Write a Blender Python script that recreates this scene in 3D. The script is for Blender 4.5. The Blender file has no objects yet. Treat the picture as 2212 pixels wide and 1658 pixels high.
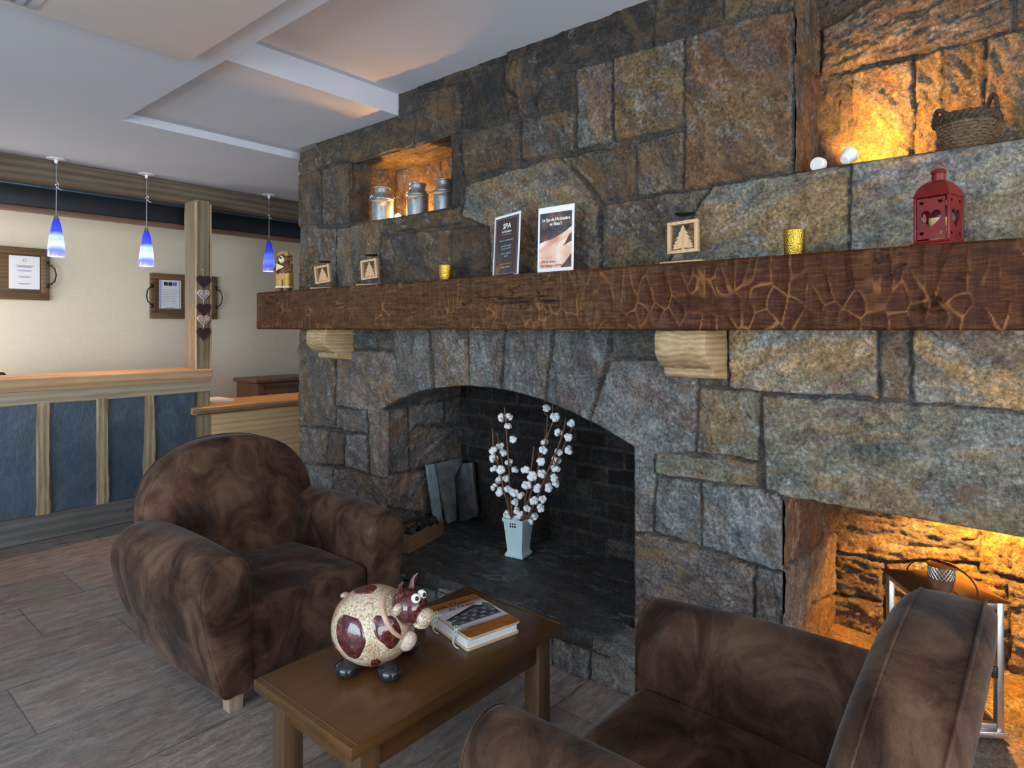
import bpy, bmesh, math, random
import numpy as np
from mathutils import Vector, Matrix

SC = bpy.context.scene
COL = SC.collection
PI = math.pi
# ------------------------------------------------------------------ camera
# eye 1.5 m above the floor; the view is level with a drop in the lens shift.
F, CX, HY, EYE = 1376.0, 1106.0, 709.0, 1.5
TH = math.radians(49.67)
cam = bpy.data.cameras.new('camera'); cam_o = bpy.data.objects.new('camera', cam); COL.objects.link(cam_o)
cam.sensor_width = 36.0; cam.sensor_fit = 'HORIZONTAL'; cam.lens = F / 2212 * 36
cam.shift_y = -(829 - HY) / 2212
cam.clip_start = 0.02
cam_o.location = (0, 0, EYE); cam_o.rotation_euler = (PI/2, 0, -TH)
SC.camera = cam_o
# ------------------------------------------------------------------ colour management, sky, daylight
SC.view_settings.view_transform = 'Standard'; SC.view_settings.look = 'None'
SC.view_settings.gamma = 1.0; SC.view_settings.use_curve_mapping = False
SC.view_settings.exposure = 0.22
W = bpy.data.worlds.new('sky'); SC.world = W; W.use_nodes = True
W.node_tree.nodes['Background'].inputs[0].default_value = (0.60, 0.76, 1.0, 1)
W.node_tree.nodes['Background'].inputs[1].default_value = 0.42

def area(name, loc, target, sx, sy, power, color, spread=180):
    l = bpy.data.lights.new(name, 'AREA'); l.shape = 'RECTANGLE'; l.size = sx; l.size_y = sy
    l.energy = power; l.color = color; l.spread = math.radians(spread)
    o = bpy.data.objects.new(name, l); COL.objects.link(o); o.location = loc
    o.rotation_euler = (Vector(target) - Vector(loc)).to_track_quat('-Z', 'Y').to_euler()
    return o
area('window_daylight_behind', (0.2, -3.4, 1.3), (0.9, 3, 1.9), 4.5, 2.2, 215, (0.90, 0.95, 1.0))
area('window_daylight_left', (-3.6, 1.2, 1.35), (2.5, 1.8, 1.2), 4.0, 2.1, 240, (0.68, 0.85, 1.0))
area('reception_window', (0.0, 6.35, 1.5), (3.0, 6.75, 1.3), 0.7, 1.6, 30, (1.0, 0.98, 0.95))

# ------------------------------------------------------------------ photograph pixel -> point on a plane of the room
_S, _C = math.sin(TH), math.cos(TH)
def ray(px, py):
    t = (px - CX) / F
    return (_S + _C*t, _C - _S*t, (HY - py) / F)
def on(ax, v, px, py):
    r = ray(px, py); o = (0, 0, EYE); k = (v - o[ax]) / r[ax]
    return Vector((o[0]+r[0]*k, o[1]+r[1]*k, o[2]+r[2]*k))
def onX(v, px, py): return on(0, v, px, py)
def onY(v, px, py): return on(1, v, px, py)
def onZ(v, px, py): return on(2, v, px, py)

# ------------------------------------------------------------------ object helpers
def empty(name, label, cat, loc=(0, 0, 0), rotz=0.0, group=None, kind=None):
    o = bpy.data.objects.new(name, None); COL.objects.link(o)
    o.empty_display_size = 0.1
    o.location = loc; o.rotation_euler = (0, 0, rotz)
    return tag(o, label, cat, group, kind)
def tag(o, label=None, cat=None, group=None, kind=None):
    if label: o['label'] = label
    if cat: o['category'] = cat
    if group: o['group'] = group
    if kind: o['kind'] = kind
    return o
def link(o, parent=None):
    COL.objects.link(o)
    if parent: o.parent = parent
    return o
def copy_tree(o, parent=None):
    c = o.copy(); link(c, parent)
    for ch in list(o.children): copy_tree(ch, c)
    return c
def T(x=0, y=0, z=0): return Matrix.Translation((x, y, z))
def R(a, ax): return Matrix.Rotation(a, 4, ax)
def S3(x, y, z): return Matrix.Diagonal((x, y, z, 1))

class MB:
    """collects shapes and links them as ONE mesh object"""
    def __init__(s): s.v = []; s.f = []; s.sm = []
    def add(s, vs, fs, M=None, smooth=True):
        o = len(s.v)
        for p in vs:
            p = Vector(p)
            s.v.append(tuple(M @ p) if M is not None else tuple(p))
        for f in fs:
            s.f.append(tuple(i+o for i in f)); s.sm.append(smooth)
        return s
    def bm(s, b, M=None, smooth=True):
        b.verts.ensure_lookup_table(); b.verts.index_update()
        s.add([v.co.copy() for v in b.verts], [[v.index for v in f.verts] for f in b.faces], M, smooth)
        b.free(); return s
    def box(s, x0, x1, y0, y1, z0, z1, bev=0.0, M=None, seg=2):
        b = bmesh.new(); bmesh.ops.create_cube(b, size=1)
        for v in b.verts:
            v.co = Vector((x0+(v.co.x+.5)*(x1-x0), y0+(v.co.y+.5)*(y1-y0), z0+(v.co.z+.5)*(z1-z0)))
        if bev > 0:
            bmesh.ops.bevel(b, geom=b.edges[:], offset=bev, segments=seg, affect='EDGES', profile=0.5)
        return s.bm(b, M, bev > 0)
    def lathe(s, prof, seg=32, M=None, smooth=True, cap=True):
        vs, fs = [], []
        n = len(prof)
        for k in range(seg):
            a = 2*PI*k/seg
            for r, z in prof: vs.append((r*math.cos(a), r*math.sin(a), z))
        for k in range(seg):
            k2 = (k+1) % seg
            for i in range(n-1):
                fs.append((k*n+i, k2*n+i, k2*n+i+1, k*n+i+1))
        if cap:
            if prof[0][0] > 1e-5: fs.append(tuple(k*n for k in range(seg))[::-1])
            if prof[-1][0] > 1e-5: fs.append(tuple(k*n+n-1 for k in range(seg)))
        return s.add(vs, fs, M, smooth)
    def tube(s, pts, r, seg=8, M=None, closed=False, cap=True):
        pts = [Vector(p) for p in pts]; n = len(pts)
        rs = r if isinstance(r, (list, tuple)) else [r]*n
        vs, fs = [], []
        prev = None
        for i, p in enumerate(pts):
            if closed: t = pts[(i+1) % n] - pts[i-1]
            else: t = pts[min(i+1, n-1)] - pts[max(i-1, 0)]
            t.normalize()
            if prev is None:
                a = t.orthogonal().normalized()
            else:
                a = (prev - t*prev.dot(t))
                a = a.normalized() if a.length > 1e-6 else t.orthogonal().normalized()
            prev = a; b = t.cross(a)
            for k in range(seg):
                q = 2*PI*k/seg
                vs.append(p + (a*math.cos(q) + b*math.sin(q))*rs[i])
        m = n if closed else n-1
        for i in range(m):
            j = (i+1) % n
            for k in range(seg):
                k2 = (k+1) % seg
                fs.append((i*seg+k, i*seg+k2, j*seg+k2, j*seg+k))
        if not closed and cap:
            fs.append(tuple(range(seg))[::-1]); fs.append(tuple((n-1)*seg+k for k in range(seg)))
        return s.add(vs, fs, M, True)
    def ball(s, r, M=None, sub=3):
        b = bmesh.new(); bmesh.ops.create_icosphere(b, subdivisions=sub, radius=r)
        return s.bm(b, M, True)
    def prism(s, pts, y0, y1, M=None, smooth=False, bev=0.0):
        """outline in local x,z pushed along y"""
        b = bmesh.new()
        vs = [b.verts.new((x, y0, z)) for x, z in pts]
        f = b.faces.new(vs)
        r = bmesh.ops.extrude_face_region(b, geom=[f])
        for e in r['geom']:
            if isinstance(e, bmesh.types.BMVert): e.co.y = y1
        bmesh.ops.recalc_face_normals(b, faces=b.faces[:])
        if bev > 0:
            bmesh.ops.bevel(b, geom=b.edges[:], offset=bev, segments=2, affect='EDGES', profile=0.5)
        return s.bm(b, M, smooth or bev > 0)
    def loft(s, rings, M=None, cap=True):
        n = len(rings[0]); vs = [p for r in rings for p in r]; fs = []
        for i in range(len(rings)-1):
            for k in range(n):
                k2 = (k+1) % n
                fs.append((i*n+k, i*n+k2, (i+1)*n+k2, (i+1)*n+k))
        if cap:
            fs.append(tuple(range(n))[::-1]); fs.append(tuple((len(rings)-1)*n+k for k in range(n)))
        return s.add(vs, fs, M, True)
    def build(s, name, mat=None, parent=None, loc=None, autosmooth=40):
        me = bpy.data.meshes.new(name)
        me.from_pydata(s.v, [], s.f); me.update()
        b = bmesh.new(); b.from_mesh(me); bmesh.ops.recalc_face_normals(b, faces=b.faces[:]); b.to_mesh(me); b.free()
        me.polygons.foreach_set('use_smooth', s.sm)
        o = bpy.data.objects.new(name, me)
        if mat: me.materials.append(mat)
        link(o, parent)
        if loc is not None: o.location = loc
        if autosmooth and any(s.sm):
            me.set_sharp_from_angle(angle=math.radians(autosmooth))
        return o

def flat_shape(name, loops, thick, mat, parent=None, M=None, bev=0.0):
    """a plate in local x,z with holes, given thickness along y"""
    cu = bpy.data.curves.new(name, 'CURVE'); cu.dimensions = '2D'; cu.fill_mode = 'BOTH'
    cu.extrude = thick/2; cu.bevel_depth = bev; cu.resolution_u = 1
    for lp in loops:
        sp = cu.splines.new('POLY'); sp.points.add(len(lp)-1); sp.use_cyclic_u = True
        for p, (x, z) in zip(sp.points, lp): p.co = (x, z, 0, 1)
    tmp = bpy.data.objects.new('shape', cu); COL.objects.link(tmp)
    dg = bpy.context.evaluated_depsgraph_get(); dg.update()
    me = bpy.data.meshes.new_from_object(tmp.evaluated_get(dg))
    bpy.data.objects.remove(tmp); bpy.data.curves.remove(cu)
    X = R(PI/2, 'X')
    me.transform((M @ X) if M is not None else X)
    me.name = name; me.materials.clear(); me.materials.append(mat)
    me.polygons.foreach_set('use_smooth', [False]*len(me.polygons))
    return link(bpy.data.objects.new(name, me), parent)

def text(name, body, size, mat, parent, M, align='CENTER', shear=0.0, bold=0.0, spacing=1.0, xs=1.0):
    cu = bpy.data.curves.new(name, 'FONT'); cu.body = body; cu.size = size; cu.align_x = align; cu.align_y = 'CENTER'
    cu.shear = shear; cu.offset = bold; cu.space_character = spacing; cu.resolution_u = 3
    cu.materials.append(mat)
    tmp = bpy.data.objects.new('letters', cu); COL.objects.link(tmp)
    dg = bpy.context.evaluated_depsgraph_get(); dg.update()
    me = bpy.data.meshes.new_from_object(tmp.evaluated_get(dg))
    bpy.data.objects.remove(tmp); bpy.data.curves.remove(cu)
    me.transform(M @ S3(xs, 1, 1)); me.name = name
    if not me.materials: me.materials.append(mat)
    return link(bpy.data.objects.new(name, me), parent)
def heart(w, h, n=40, cx=0, cz=0):
    pts = []
    for i in range(n):
        t = 2*PI*i/n
        x = 16*math.sin(t)**3; z = 13*math.cos(t)-5*math.cos(2*t)-2*math.cos(3*t)-math.cos(4*t)
        pts.append((cx + x/32*w, cz + (z+2.5)/29*h))
    return pts

# ------------------------------------------------------------------ materials
def hexc(r, g, b):
    f = lambda c: (c/255/12.92) if c/255 <= 0.04045 else ((c/255+0.055)/1.055)**2.4
    return (f(r), f(g), f(b))
class NT:
    def __init__(s, name):
        s.m = bpy.data.materials.new(name); s.m.use_nodes = True
        s.t = s.m.node_tree; s.b = s.t.nodes['Principled BSDF']; s.n = s.t.nodes; s.l = s.t.links
        s.tc = s.n.new('ShaderNodeTexCoord')
    def coord(s, scale=(1, 1, 1), rot=(0, 0, 0), loc=(0, 0, 0), kind='Object'):
        mp = s.n.new('ShaderNodeMapping'); mp.inputs['Scale'].default_value = scale
        mp.inputs['Rotation'].default_value = rot; mp.inputs['Location'].default_value = loc
        s.l.new(s.tc.outputs[kind], mp.inputs['Vector']); return mp.outputs[0]
    def noise(s, vec, scale=5, detail=6, rough=0.6, dist=0.0):
        n = s.n.new('ShaderNodeTexNoise'); n.inputs['Scale'].default_value = scale
        n.inputs['Detail'].default_value = detail; n.inputs['Roughness'].default_value = rough
        n.inputs['Distortion'].default_value = dist; s.l.new(vec, n.inputs['Vector']); return n.outputs['Fac']
    def voro(s, vec, scale=5, feature='F1', out='Distance', rnd=1.0):
        n = s.n.new('ShaderNodeTexVoronoi'); n.feature = feature; n.inputs['Scale'].default_value = scale
        n.inputs['Randomness'].default_value = rnd
        s.l.new(vec, n.inputs['Vector']); return n.outputs[out]
    def wave(s, vec, scale=5, dist=4, detail=3, dscale=1.5, axis='X', kind='BANDS'):
        n = s.n.new('ShaderNodeTexWave'); n.wave_type = kind
        if kind == 'BANDS': n.bands_direction = axis
        n.inputs['Scale'].default_value = scale; n.inputs['Distortion'].default_value = dist
        n.inputs['Detail'].default_value = detail; n.inputs['Detail Scale'].default_value = dscale
        s.l.new(vec, n.inputs['Vector']); return n.outputs['Fac']
    def ramp(s, fac, stops):
        n = s.n.new('ShaderNodeValToRGB'); e = n.color_ramp.elements
        while len(e) < len(stops): e.new(0.5)
        for k, (p, c) in zip(e, stops):
            k.position = p; k.color = (c, c, c, 1) if not hasattr(c, '__len__') else (*c[:3], 1)
        s.l.new(fac, n.inputs[0]); return n.outputs[0]
    def mix(s, fac, a, b, mode='MIX'):
        n = s.n.new('ShaderNodeMix'); n.data_type = 'RGBA'; n.blend_type = mode
        for sock, v in ((n.inputs[0], fac), (n.inputs[6], a), (n.inputs[7], b)):
            if isinstance(v, bpy.types.NodeSocket): s.l.new(v, sock)
            elif hasattr(v, '__len__'): sock.default_value = (*v[:3], 1)
            else: sock.default_value = v
        return n.outputs[2]
    def math(s, op, a, b=0.0, c=0.0):
        n = s.n.new('ShaderNodeMath'); n.operation = op
        for sock, v in zip(n.inputs, (a, b, c)):
            if isinstance(v, bpy.types.NodeSocket): s.l.new(v, sock)
            else: sock.default_value = v
        return n.outputs[0]
    def bump(s, h, strength=0.3, dist=0.01):
        n = s.n.new('ShaderNodeBump'); n.inputs['Strength'].default_value = strength
        n.inputs['Distance'].default_value = dist; s.l.new(h, n.inputs['Height'])
        s.l.new(n.outputs[0], s.b.inputs['Normal'])
    def set(s, **kw):
        names = dict(col='Base Color', rough='Roughness', metal='Metallic', spec='Specular IOR Level', sheen='Sheen Weight',
                     sheenr='Sheen Roughness', coat='Coat Weight', trans='Transmission Weight', alpha='Alpha', ior='IOR',
                     emit='Emission Color', estr='Emission Strength')
        for k, v in kw.items():
            i = s.b.inputs[names[k]]
            if isinstance(v, bpy.types.NodeSocket): s.l.new(v, i)
            elif hasattr(v, '__len__'): i.default_value = (*v[:3], 1)
            else: i.default_value = v
        return s.m

def simple(name, c, rough=0.5, metal=0.0, var=0.12, scale=20, bump=0.0, bscale=80, **kw):
    n = NT(name); co = n.coord()
    f = n.noise(co, scale, 5)
    lo = [max(0, x*(1-var*1.6)) for x in c]; hi = [min(1, x*(1+var*1.6)) for x in c]
    col = n.ramp(f, [(0.3, lo), (0.7, hi)])
    if bump: n.bump(n.noise(co, bscale, 4), bump, 0.004)
    return n.set(col=col, rough=rough, metal=metal, **kw)

def wood(name, dark, light, axis='X', scale=1.0, rough=0.45, bump=0.15, knots=True, coat=0.0, ring=6.0, streak=0.5):
    n = NT(name)
    st = {'X': (0.10, 1, 1), 'Y': (1, 0.10, 1), 'Z': (1, 1, 0.10)}[axis]
    v = n.coord(tuple(a*scale for a in st))
    g1 = n.noise(v, 9, 6, 0.6, 1.2)
    g2 = n.noise(v, 60, 4, 0.6, 0.3)
    w = n.wave(v, ring, 7, 3, 0.8, 'Z' if axis != 'Z' else 'X')
    f = n.math('ADD', n.math('MULTIPLY', g1, 0.55), n.math('MULTIPLY', w, 0.22))
    f = n.math('ADD', f, n.math('MULTIPLY', g2, 0.28))
    mid = [(a+b)/2 for a, b in zip(dark, light)]
    col = n.ramp(f, [(0.28, dark), (0.52, mid), (0.78, light)])
    if knots:
        k = n.voro(n.coord(tuple(a*scale*2.2 for a in {'X': (0.5, 1, 1), 'Y': (1, 0.5, 1), 'Z': (1, 1, 0.5)}[axis])), 2.2)
        col = n.mix(n.ramp(k, [(0.03, 0.7), (0.09, 0.0)]), col, [c*0.35 for c in dark])
    n.bump(f, bump, 0.006)
    return n.set(col=col, rough=rough, coat=coat)

def stone_mat(name, gain=1.06, rough=0.55, spec=0.5, rust=0.5, vein=0.32, tint=True, flecks=0.5):
    n = NT(name); co = n.coord()
    at = n.n.new('ShaderNodeAttribute'); at.attribute_name = 'tint'
    base = n.mix(1.0, at.outputs['Color'], (gain, gain, gain), 'MULTIPLY')
    big = n.noise(co, 3.2, 7, 0.62, 0.8)
    mid = n.noise(co, 14, 8, 0.7, 0.5)
    fine = n.noise(co, 75, 5, 0.75)
    mul = n.math('ADD', n.math('MULTIPLY', mid, 0.75), n.math('MULTIPLY', fine, 1.25))
    c = n.mix(1.0, base, n.ramp(n.math('MULTIPLY', mul, 0.5), [(0.39, 0.30), (0.5, 0.95), (0.62, 2.1)]), 'MULTIPLY')
    # rust and ochre patches of the schist
    rm = n.ramp(n.noise(n.coord(loc=(3.3, 1.7, 0.4)), 4.5, 7, 0.66, 1.4), [(0.50, 0.0), (0.66, 1.0)])
    warm = n.mix(n.noise(co, 9, 3), (0.16, 0.065, 0.024), (0.27, 0.155, 0.05))
    sep = n.n.new('ShaderNodeSeparateColor'); n.l.new(at.outputs['Color'], sep.inputs[0])
    wr = n.math('MULTIPLY', n.math('SUBTRACT', n.math('DIVIDE', sep.outputs[0], n.math('ADD', sep.outputs[2], 0.001)), 0.75), 1.0)
    wr = n.ramp(wr, [(0.0, 0.15), (0.7, 1.0)])
    c = n.mix(n.math('MULTIPLY', n.math('MULTIPLY', rm, rust), wr), c, warm)
    # pale mineral crusts along thin crooked lines
    vn = n.math('ABSOLUTE', n.math('SUBTRACT', n.noise(n.coord((1, 0.8, 1.3)), 5.0, 6, 0.6, 1.0), 0.5))
    vm = n.math('MULTIPLY', n.ramp(vn, [(0.0, 1.0), (0.02, 0.0)]), n.ramp(n.noise(co, 7, 4), [(0.48, 0.0), (0.62, 1.0)]))
    c = n.mix(n.math('MULTIPLY', vm, vein), c, (0.34, 0.33, 0.29))
    sp = n.ramp(n.noise(co, 130, 3, 0.8), [(0.62, 0.0), (0.70, 0.6)])
    c = n.mix(n.math('MULTIPLY', sp, flecks), c, (0.36, 0.35, 0.31))
    h = n.math('ADD', n.math('MULTIPLY', mid, 0.7), n.math('MULTIPLY', fine, 0.45))
    n.bump(h, 1.0, 0.022)
    return n.set(col=c, rough=n.ramp(fine, [(0.3, rough-0.15), (0.7, rough+0.15)]), spec=spec)

M_STONE = stone_mat('schist_stone')
M_HEARTH = stone_mat('hearth_slate', gain=1.0, rough=0.5, rust=0.12, vein=0.10, flecks=0.12)
M_BRICK = stone_mat('sooty_fire_brick', gain=1.0, rough=0.8, spec=0.2, rust=0.0, vein=0.0, flecks=0.03)
M_CEIL = simple('ceiling_plaster', hexc(194, 195, 202), 0.85, var=0.01, scale=4, bump=0.05, bscale=220)
def wallpaper():
    n = NT('cream_wall_covering'); co = n.coord()
    a = n.noise(n.coord((120, 120, 3)), 3, 3); b = n.noise(n.coord((3, 3, 140)), 3, 3)
    f = n.math('ADD', n.math('MULTIPLY', a, 0.5), n.math('MULTIPLY', b, 0.5))
    col = n.ramp(f, [(0.3, hexc(212, 198, 172)), (0.7, hexc(232, 219, 194))])
    n.bump(f, 0.12, 0.002)
    return n.set(col=col, rough=0.8)
M_WALL = wallpaper()
def floor_mat():
    n = NT('quartzite_floor_tiles')
    v = n.coord(loc=(0.26, 0.29, 0))
    br = n.n.new('ShaderNodeTexBrick'); n.l.new(v, br.inputs['Vector'])
    br.inputs['Scale'].default_value = 1.0; br.inputs['Brick Width'].default_value = 0.92; br.inputs['Row Height'].default_value = 0.45
    br.inputs['Mortar Size'].default_value = 0.0035; br.inputs['Mortar Smooth'].default_value = 0.2; br.inputs['Bias'].default_value = 0
    br.offset = 0.42; br.squash = 1.25; br.squash_frequency = 3
    br.inputs['Color1'].default_value = (0.18, 0.148, 0.13, 1); br.inputs['Color2'].default_value = (0.26, 0.205, 0.175, 1)
    br.inputs['Mortar'].default_value = (0.10, 0.092, 0.086, 1)
    st = n.noise(n.coord((0.9, 3.0, 1), rot=(0, 0, 0.2)), 9, 8, 0.72, 0.8)
    fi = n.noise(n.coord((1, 2.2, 1), rot=(0, 0, -0.3)), 60, 5, 0.7)
    f = n.math('ADD', n.math('MULTIPLY', st, 0.6), n.math('MULTIPLY', fi, 0.4))
    c = n.mix(1.0, br.outputs['Color'], n.ramp(f, [(0.36, 0.40), (0.5, 1.0), (0.64, 1.7)]), 'MULTIPLY')
    pk = n.ramp(n.noise(n.coord(loc=(4, 2, 1)), 2.2, 6, 0.65, 1.0), [(0.48, 0.0), (0.68, 1.0)])
    c = n.mix(n.math('MULTIPLY', pk, 0.45), c, (0.20, 0.11, 0.085))
    g = n.ramp(n.noise(n.coord(loc=(1, 5, 1)), 1.6, 5, 0.6, 1.0), [(0.45, 0.0), (0.7, 1.0)])
    c = n.mix(n.math('MULTIPLY', g, 0.35), c, (0.19, 0.20, 0.20))
    h = n.math('SUBTRACT', f, n.math('MULTIPLY', br.outputs['Fac'], 0.8))
    n.bump(h, 0.55, 0.007)
    return n.set(col=c, rough=n.ramp(fi, [(0.3, 0.36), (0.7, 0.6)]), spec=0.5)
M_FLOOR = floor_mat()
M_BEAM = wood('weathered_oak_beam', (0.065, 0.045, 0.026), (0.19, 0.14, 0.085), 'X', 1.0, 0.7, 0.4)
M_POST = wood('weathered_oak_post', (0.13, 0.095, 0.055), (0.30, 0.24, 0.15), 'Z', 1.0, 0.7, 0.35)
M_SAPWOOD = wood('pale_sapwood_edge', (0.38, 0.21, 0.10), (0.56, 0.36, 0.19), 'Z', 1.2, 0.65, 0.3, knots=False)
M_COUNTER = wood('larch_counter_top', (0.33, 0.19, 0.095), (0.56, 0.37, 0.20), 'X', 1.1, 0.45, 0.2)
M_APRON = wood('grey_larch_apron', (0.23, 0.18, 0.115), (0.42, 0.34, 0.23), 'X', 1.1, 0.6, 0.25)
M_STUD = wood('split_larch_stud', (0.16, 0.095, 0.05), (0.46, 0.34, 0.20), 'Z', 1.5, 0.7, 0.6)
M_RAIL = wood('dark_grey_rail', (0.06, 0.055, 0.05), (0.14, 0.125, 0.11), 'X', 1.0, 0.6, 0.3)
M_PINE = wood('pine_boards', (0.40, 0.24, 0.105), (0.58, 0.385, 0.19), 'X', 1.0, 0.5, 0.1)
M_DESKTOP = wood('orange_lit_live_edge_top', (0.42, 0.20, 0.05), (0.62, 0.33, 0.09), 'X', 1.0, 0.35, 0.15)  # orange of the pendant's warm light is put into this wood colour
M_BARK = wood('live_edge_bark', (0.07, 0.05, 0.03), (0.33, 0.20, 0.10), 'X', 2.0, 0.8, 0.9)
M_CABINET = wood('mahogany_cabinet', (0.075, 0.032, 0.016), (0.16, 0.075, 0.038), 'Z', 1.2, 0.35, 0.1, knots=False)
M_TABLE = wood('oiled_oak_table', (0.046, 0.0185, 0.005), (0.098, 0.044, 0.012), 'X', 1.3, 0.26, 0.06, knots=False, ring=4)
M_TABLEV = wood('oiled_oak_legs', (0.050, 0.025, 0.009), (0.12, 0.066, 0.024), 'Z', 1.3, 0.4, 0.08, knots=False, ring=4)
M_CORBEL = wood('raw_oak_corbel', (0.22, 0.135, 0.06), (0.46, 0.32, 0.16), 'X', 1.6, 0.6, 0.5, knots=False, ring=9)
M_FRAMEW = wood('brown_frame_wood', (0.085, 0.045, 0.018), (0.19, 0.105, 0.045), 'X', 1.5, 0.5, 0.15, knots=False)
M_PLYW = wood('light_plywood', (0.46, 0.27, 0.13), (0.64, 0.42, 0.23), 'Z', 2.0, 0.55, 0.08, knots=False)
M_BOXW = wood('brown_box_wood', (0.085, 0.042, 0.018), (0.16, 0.085, 0.04), 'Y', 2.0, 0.6, 0.2, knots=False)
M_LEGW = wood('pale_chair_leg', (0.20, 0.14, 0.085), (0.34, 0.26, 0.17), 'Z', 1.5, 0.5, 0.1, knots=False)
def slate_panel_mat():
    n = NT('blue_slate_panel'); co = n.coord((1, 1, 0.6))
    f = n.noise(co, 6, 9, 0.68, 0.9); g = n.noise(co, 40, 4, 0.7)
    h = n.math('ADD', n.math('MULTIPLY', f, 0.7), n.math('MULTIPLY', g, 0.3))
    col = n.ramp(h, [(0.3, (0.022, 0.036, 0.055)), (0.52, (0.045, 0.072, 0.10)), (0.72, (0.09, 0.125, 0.155))])
    n.bump(h, 0.7, 0.012)
    return n.set(col=col, rough=0.42, spec=0.55)
M_SLATE = slate_panel_mat()
def suede(name, dark, mid, light, off):
    n = NT(name); co = n.coord(loc=off)
    f = n.noise(n.coord((1, 1.25, .8), loc=off), 5.0, 7, 0.66, 1.0)
    g = n.noise(co, 2.3, 3, 0.5, 0.8)
    fi = n.noise(co, 320, 2, 0.6)
    h = n.math('ADD', n.math('MULTIPLY', f, 0.72), n.math('MULTIPLY', g, 0.28))
    h = n.math('ADD', h, n.math('MULTIPLY', n.math('SUBTRACT', fi, 0.5), 0.10))
    col = n.ramp(h, [(0.39, dark), (0.485, mid), (0.62, light)])
    n.bump(n.math('ADD', n.math('MULTIPLY', fi, 0.4), n.math('MULTIPLY', f, 0.8)), 0.18, 0.004)
    return n.set(col=col, rough=0.75, spec=0.15, sheen=0.10, sheenr=0.35)
M_SUEDE = suede('brown_suede', (0.018, 0.0075, 0.0042), (0.052, 0.025, 0.0135), (0.115, 0.062, 0.037), (0, 0, 0))
M_SEAM = M_SUEDE
M_WHITE = simple('white_enamel', hexc(236, 234, 228), 0.4, var=0.02)
M_CHROME = simple('brushed_steel', hexc(176, 176, 174), 0.32, 0.95, var=0.08, scale=60)
M_ZINC = simple('galvanised_zinc', hexc(168, 174, 176), 0.38, 0.85, var=0.16, scale=45)
M_BLACK = simple('black_iron', (0.012, 0.012, 0.013), 0.5, 0.3)
M_BLACKGLOSS = simple('glossy_black_glaze', (0.012, 0.015, 0.018), 0.12)
M_STEELBEAM = simple('blue_grey_steel', hexc(58, 78, 92), 0.35, 0.4)
M_DARKSTEEL = simple('dark_steel', hexc(26, 32, 38), 0.45, 0.3)
M_REDTRIM = wood('reddish_trim', (0.13, 0.06, 0.03), (0.22, 0.11, 0.06), 'X', 1.0, 0.5, 0.1, knots=False)
M_PAPER = simple('white_paper', hexc(232, 230, 232), 0.7, var=0.01)
M_INK = simple('grey_print', hexc(120, 120, 128), 0.8, var=0.2, scale=90)
M_INKBLUE = simple('blue_print', hexc(110, 115, 190), 0.8, var=0.2, scale=90)
M_INKGREEN = simple('green_print', hexc(110, 150, 70), 0.8, var=0.4, scale=90)
M_INKDARK = simple('dark_print', hexc(40, 42, 50), 0.8, var=0.4, scale=90)
M_GOLDLEAF = None
def gold_glitter():
    n = NT('gold_glitter'); co = n.coord()
    f = n.noise(co, 170, 3, 0.7)
    col = n.ramp(f, [(0.35, hexc(150, 110, 30)), (0.6, hexc(214, 178, 70))])
    n.bump(n.voro(co, 320), 0.5, 0.002)
    return n.set(col=col, rough=0.25, metal=0.9)
M_GOLD = gold_glitter()
M_REDMETAL = simple('worn_red_paint', hexc(114, 19, 18), 0.42, 0.1, var=0.2, scale=14)
M_REDDARK = simple('red_lantern_inside', hexc(90, 22, 24), 0.5, 0.1)
def wicker_mat():
    n = NT('dry_wicker'); co = n.coord()
    f = n.noise(n.coord((1, 1, 4)), 55, 5, 0.7)
    col = n.ramp(f, [(0.3, (0.04, 0.022, 0.01)), (0.5, (0.12, 0.07, 0.035)), (0.72, (0.27, 0.18, 0.10))])
    n.bump(f, 0.8, 0.004); return n.set(col=col, rough=0.8)
M_WICKER = wicker_mat()
M_DARKWICKER = simple('dark_twisted_fibre', (0.055, 0.033, 0.018), 0.85, var=0.5, scale=120, bump=0.8, bscale=160)
def crackle():
    n = NT('crackled_pale_paint'); co = n.coord()
    v = n.voro(co, 28, 'DISTANCE_TO_EDGE')
    m = n.math('MULTIPLY', n.ramp(v, [(0.0, 1.0), (0.022, 0.0)]), n.ramp(n.noise(co, 12, 3), [(0.52, 0.0), (0.6, 0.8)]))
    col = n.mix(m, hexc(186, 208, 208), hexc(92, 96, 92))
    chip = n.ramp(n.noise(co, 22, 2), [(0.74, 0.0), (0.76, 1.0)])
    col = n.mix(chip, col, hexc(150, 84, 58))
    return n.set(col=col, rough=0.45)
M_VASE = crackle()
M_COTTON = simple('raw_cotton', hexc(226, 226, 226), 0.95, var=0.04, scale=60, bump=0.5, bscale=160)
M_HUSK = simple('brown_husk', (0.17, 0.085, 0.04), 0.8, var=0.4, scale=80)
M_STEM = simple('red_brown_stem', (0.15, 0.06, 0.032), 0.7, var=0.3, scale=60)
def speckle():
    n = NT('speckled_stoneware'); co = n.coord()
    f = n.noise(co, 150, 4, 0.75); z = n.noise(co, 7, 3)
    col = n.ramp(f, [(0.36, hexc(120, 92, 66)), (0.48, hexc(186, 166, 136)), (0.66, hexc(226, 214, 190))])
    col = n.mix(n.ramp(z, [(0.52, 0.0), (0.68, 0.7)]), col, hexc(142, 88, 44))
    n.bump(f, 0.35, 0.003); return n.set(col=col, rough=0.32, coat=0.3)
M_SPECKLE = speckle()
def maroon():
    n = NT('maroon_glaze'); co = n.coord()
    f = n.noise(co, 60, 5, 0.7)
    col = n.ramp(f, [(0.35, hexc(46, 16, 18)), (0.55, hexc(84, 34, 32)), (0.75, hexc(140, 92, 70))])
    n.bump(n.noise(co, 38, 3), 0.5, 0.004); return n.set(col=col, rough=0.16, coat=0.6)
M_MAROON = maroon()
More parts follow.
